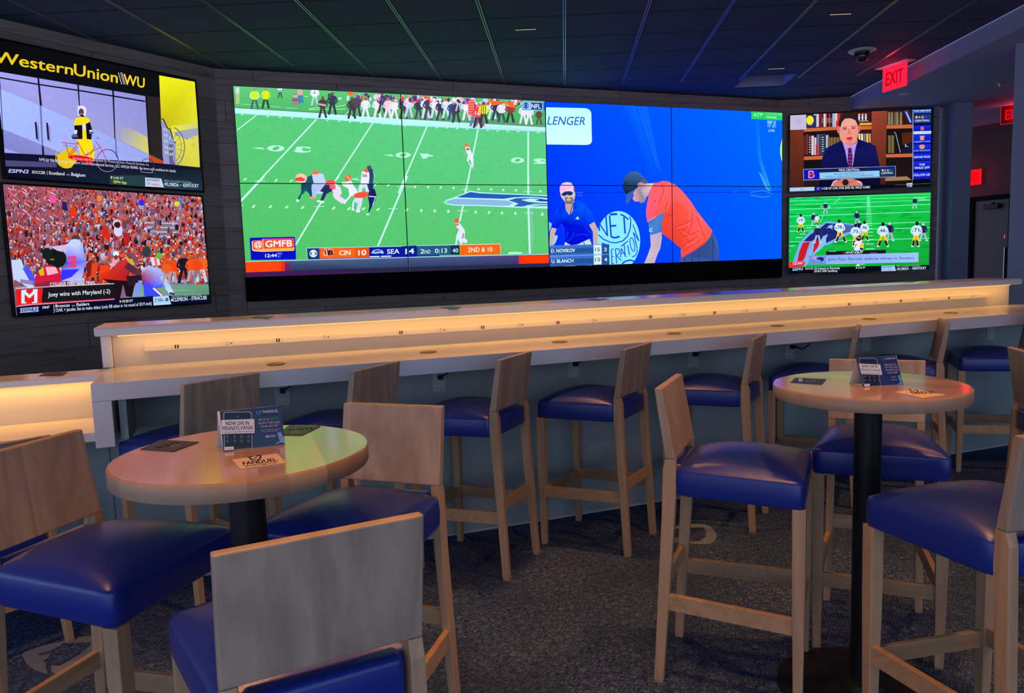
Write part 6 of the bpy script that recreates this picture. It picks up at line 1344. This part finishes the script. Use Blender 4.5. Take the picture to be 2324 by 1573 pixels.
    p.poly([(1842,1090),(2110,1085),(2110,1225),(1842,1235)], (8,8,16)); p.line([(1600,1162),(2095,1140)], 5, (90,100,110)); p.line([(1500,1215),(2095,1190)], 4, (60,70,80))
    p.poly([(478,1188),(488,1188),(488,1244),(478,1244)], (8,8,16))

def draw_pats(p):
    R = random.Random(8); p.view(1770, 420, .16351)
    p.poly([(110,150),(2110,90),(2110,1300),(110,1300)], [(10,206,96),(20,196,70),(16,150,40),(20,170,50)])
    for i in range(160): x = R.uniform(130, 2080); y = R.uniform(170, 1080); g = R.randint(-12, 12); p.ell(x, y, R.uniform(30, 130), R.uniform(5, 18), (12+max(g,0), 186+g - int(y*.03), 70+g), n=10, rot=-.03)
    def L(y0, y1, w=6, x0=125, x1=2090): p.line([(x0, y0), (x1, y1)], w, (140,250,206))
    for y0, y1 in ((176,126),(222,166),(276,210),(342,268),(434,370),(572,512),(644,590),(790,740)): L(y0, y1, 5 if y0 < 300 else 7)
    p.line([(860,150),(740,270)], 14, (90,230,160)); p.line([(1225,140),(1225,300)], 34, (50,220,130))
    for y in list(range(160, 300, 15)) + [316,334,352,372,394,414,440,470,500,530,562,604,654,704,756,818,886]: s = 20 + (y-160)*.055; p.line([(1228-s+ (y-160)*.03, y), (1228+s+(y-160)*.03, y-1)], 4 + (y-160)*.008, (150,250,206))
    for a in (((560,300),(700,290)), ((600,320),(705,314)), ((360,596),(450,592)), ((275,682),(360,680)), ((220,732),(312,728)), ((125,846),(208,844)), ((125,912),(145,911)), ((210,180),(330,172)), ((1900,180),(2020,182)), ((1920,206),(2070,208))): p.line(list(a), 8, (170,250,214))
    p.line([(600,420),(560,520)], 12, (110,230,170))
    # midfield mark
    p.poly([(170,1100),(220,950),(270,800),(400,660),(560,570),(620,510),(700,505),(900,530),(1120,545),(1100,640),(940,690),(840,740),(760,790),(660,835),(600,840),(540,900),(450,1000),(350,1130)], (112,170,230))
    p.poly([(330,780),(420,690),(560,600),(640,530),(900,545),(1080,560),(1020,640),(860,680),(820,720),(640,806),(640,740),(670,680),(600,710),(560,780)], (30,36,110))
    p.poly([(320,800),(418,785),(380,900),(350,1000),(310,1060),(240,1060),(270,920)], (200,24,40)); p.poly([(478,780),(558,765),(530,860),(455,960)], (206,24,44)); p.poly([(450,770),(480,760),(470,860),(440,965),(380,1110),(330,1120),(400,960)], (120,176,232)); p.poly([(670,680),(600,720),(560,800),(520,880),(450,970),(560,900),(640,810),(640,740)], (130,186,236))
    p.poly([(660,570),(740,545),(720,570),(770,575),(720,590),(740,620),(690,595),(640,600),(680,580)], (140,190,236))
    for k in range(5): p.line([(880, 560+k*24),(1090, 556+k*22)], 7, (130,190,236))
    def pl(x, y, h, white=True, lean=0., num=None, spread=.17):
        if white: fig(p, x, y, h, (30,30,40), (206,226,255), (244,190,20), lean, spread, shoes=(230,244,250), arms=(200,220,250)); p.line([(x-spread*h*.9, y-.02*h), (x-spread*h*.5, y-.24*h)], .085*h, (24,30,50)); p.line([(x+spread*h*.9, y-.02*h), (x+spread*h*.5, y-.24*h)], .085*h, (24,30,50))
        else: fig(p, x, y, h, (190,200,226), (26,30,84), (170,180,214), lean, spread, shoes=(230,240,250), arms=(40,44,90))
        if num: p.text(num, x+lean*h*.7-.1*h, y-.6*h, x+lean*h*.7+.1*h, y-.6*h, .14*h, (40,50,80), True)
    pl(632, 390, 150, False); pl(1868, 320, 150, False, .05); pl(1075, 540, 175, False, -.06); pl(290, 650, 245, True, 0, '19'); pl(470, 560, 170, False, 0); pl(510, 560, 150, True, .05)
    pl(520, 800, 235, False, .02); pl(1105, 690, 190, False); pl(1180, 770, 270, True, -.03, '5'); pl(845, 790, 310, True, -.08, '78', .22); pl(1050, 850, 310, True, 0, '73', .1)
    pl(1530, 770, 250, False, -.03); pl(1430, 850, 330, True, 0, '66', .2); pl(1990, 770, 240, False, 0, '50', .2); pl(1880, 850, 340, True, .07, '71', .12)
    p.poly([(1030,800),(1060,770),(1120,770),(1165,800),(1160,870),(1130,920),(1030,920)], (210,230,255)); p.ell(1092, 742, 36, 36, (30,30,40)); p.line([(1070,722),(1110,742)], 8, (240,244,250)); p.text('7', 1038, 862, 1068, 860, 40, (50,60,90), True); p.poly([(1110,820),(1160,815),(1165,860),(1105,868)], (244,190,20)); p.ell(1150, 796, 22, 14, (190,110,80))
    p.rect(1110, 870, 1150, 900, (30,34,60))
    # captions
    p.poly([(640,920),(1470,900),(1470,960),(640,975)], (26,20,40)); p.text('3', 870, 955, 900, 953, 30, (180,30,40), True, lean=.2); p.text('AND', 908, 954, 1024, 950, 34, (226,232,250), False, lean=.2); p.text('OUT', 1036, 952, 1150, 948, 34, (240,244,255), True, lean=.2); p.line([(680,922),(776,920)], 6, (190,200,210)); p.line([(1250,946),(1345,943)], 8, (120,110,170))
    p.poly([(396,980),(1924,936),(1922,1070),(400,1106)], [(130,160,230),(150,190,250),(150,186,250),(130,170,240)]); p.poly([(400,982),(636,975),(636,1096),(402,1102)], (100,140,216))
    p.poly([(410,1020),(470,990),(540,1000),(600,1000),(618,1010),(610,1050),(590,1080),(560,1050),(500,1030)], (190,200,250)); p.poly([(500,1010),(560,998),(614,1008),(606,1050),(585,1070),(560,1045),(510,1030)], (24,40,110)); p.line([(420,1020),(500,1012)], 8, (200,40,70)); p.line([(440,1006),(510,1002)], 6, (200,50,80)); p.line([(560,1060),(588,1090)], 5, (30,50,120))
    p.text('John Fox: Patriots defense shines vs Steelers', 666, 1050, 1864, 1028, 38, (50,80,130))
    p.poly([(130,1070),(350,1062),(346,1104),(132,1112)], (226,24,50)); p.poly([(130,1116),(340,1106),(320,1132),(128,1142)], (210,30,60)); p.text('12:44', 180, 1104, 300, 1098, 28, (250,226,236), True); p.text('ET', 304, 1090, 332, 1088, 12, (250,226,236))
    p.poly([(1050,1120),(1086,1092),(1104,1110),(1104,1130)], (226,240,250)); p.line([(1110,1100),(1180,1096)], 8, (190,226,214))
    p.poly([(110,1148),(2110,1108),(2110,1290),(110,1260)], [(8,10,24),(10,12,26),(6,8,22),(6,8,22)])
    p.text('ESPN', 176, 1190, 312, 1184, 34, (170,206,244), True, lean=.2); p.text('SOCCER', 352, 1174, 464, 1170, 24, (190,206,226), True); p.line([(478,1146),(480,1216)], 5, (190,200,214)); p.text('N Ireland vs Germany', 490, 1174, 832, 1164, 30, (200,220,236), True); p.text('EURO 2020 Qualifying', 490, 1210, 796, 1202, 28, (190,214,236), True)
    p.poly([(1054,1134),(1076,1148),(1056,1164)], (206,236,80)); p.text('2:45 ET', 1082, 1160, 1184, 1156, 22, (190,220,230), True)
    p.poly([(1408,1122),(1590,1114),(1614,1198),(1408,1202)], (150,200,240)); p.text('SATURDAY', 1424, 1150, 1572, 1144, 24, (60,96,140), True); p.text('7 ET', 1428, 1184, 1466, 1182, 22, (66,100,150), True); p.text('espn', 1478, 1182, 1556, 1178, 22, (240,60,110), True)
    p.text('ESPN COLLEGE FOOTBALL', 1618, 1136, 1956, 1126, 18, (160,190,214)); p.text('9', 1620, 1180, 1634, 1180, 22, (190,214,232), True); p.text('FLORIDA', 1638, 1182, 1786, 1176, 36, (200,226,240), True); p.text('AT', 1798, 1170, 1826, 1168, 16, (140,160,190)); p.text('KENTUCKY', 1840, 1174, 2030, 1168, 36, (200,226,240), True)

# ------------------------------------------------------------------ screens on the walls
Z3 = np.array([0, 0, 1.0])
def screen_thing(name, label, cat, O, ex, rect, pic, frame, depth, group=None, inner=0.0, wallgap=0.0):
    """O: origin of the picture plane; rect: picture area on it; frame: width of the surround; depth: body thickness"""
    a0, a1, b0, b1 = rect; n = np.cross(ex, Z3); ctr = O + ex*(a0+a1)/2 + Z3*b0
    rz = math.atan2(ex[1], ex[0]); t = thing(name, label, cat, tuple(ctr), rz, group)
    w, h = (a1-a0)/2, b1-b0
    obj('housing', box(-w-frame, w+frame, 0.0, depth, -frame, h+frame, min(0.004, frame*0.4+0.0003)), BEZEL, t)
    if frame > 0.006:
        bm = bmesh.new(); q = 0.006
        for x0, x1, z0, z1 in ((-w-frame, -w, -frame, h+frame), (w, w+frame, -frame, h+frame), (-w, w, -frame, 0), (-w, w, h, h+frame)):
            add_box(bm, x0, x1, -q, 0.0002, z0, z1, 0.0015)
        obj('bezel', bm, BEZEL, t)
    k = pic.build('picture', PICTURE, rect, None, step=0.000004, base=0.0003, origin=ctr)
    # turn into the housing's frame
    M = Matrix.Rotation(-rz, 4, 'Z'); k.data.transform(M); k.parent = t
    return t

Ov = dn*7.50; pf = Pic(Ov, du, Z3); draw_football(pf); pt_ = Pic(Ov, du, Z3); draw_tennis(pt_)
DW, G0 = 1.5255, 0.0048
LB = [['at top left, showing the start of the sideline crowd', 'in the top row showing one lone player below the crowd', 'in the top row showing a white board on blue', 'at top right showing nearly plain blue'],
      ['at bottom left showing a tackle and a clock box', 'in the bottom row showing a painted bird head', 'in the bottom row showing a pink capped umpire', 'at bottom right showing an orange shirted back']]
for r_ in range(2):
    for cidx in range(4):
        a0 = 0.265 + DW*cidx + (G0 if cidx else 0); a1 = 0.265 + DW*(cidx+1) - (G0 if cidx < 3 else 0)
        b1 = 3.157 if r_ == 0 else 2.300 - G0*.8; b0 = 2.300 + G0*.8 if r_ == 0 else 1.448
        screen_thing('video_wall_display', 'large video wall display ' + LB[r_][cidx], 'display', Ov, du, (a0, a1, b0, b1), pf if cidx < 2 else pt_, G0*.55, 0.058, 'displays of the big video wall')
bx = obj('plinth_box', box(0.252, 6.380, 7.50-7.50, 0.059, 1.222, 1.4445, 0.002), BLACKM); bx.location = tuple(dn*7.50); bx.rotation_euler = (0, 0, YW)
for v_ in bx.data.vertices: v_.co.z -= 1.222
bx.location = tuple(dn*7.50 + np.array([0, 0, 1.222])); tag(bx, 'long matte black box panel under the big video wall', 'panel')

def wall_tv(O, ex, rect, draw, label, group):
    p = Pic(O, ex, Z3); draw(p)
    t = screen_thing('television', label, 'television', O, ex, rect, p, 0.014, 0.035, group)
    w = (rect[1]-rect[0])/2
    obj('wall_mount', box(-0.3, 0.3, 0.0355, 0.058, 0.25, 0.65, 0.002), BLACK, t)
nl = np.cross(-tl, Z3); nr = np.cross(tr_, Z3)
Ol = cl + nl*0.06; Or = cr + nr*0.06
wall_tv(Ol, -tl, (-1.880, -0.268, 1.240, 2.162), draw_college, 'wall television at left bottom showing a red crowd behind football players', 'televisions on the left wall')
wall_tv(Ol, -tl, (-1.850, -0.250, 2.214, 3.152), draw_wu, 'wall television at left top showing a yellow rider with a red bicycle', 'televisions on the left wall')
wall_tv(Or, tr_, (0.096, 1.688, 2.236, 3.124), draw_mlb, 'wall television at right top showing a man in a navy suit before bookshelves', 'televisions on the right wall')
wall_tv(Or, tr_, (0.094, 1.698, 1.262, 2.164), draw_pats, 'wall television at right bottom showing players in yellow trousers on a green field', 'televisions on the right wall')
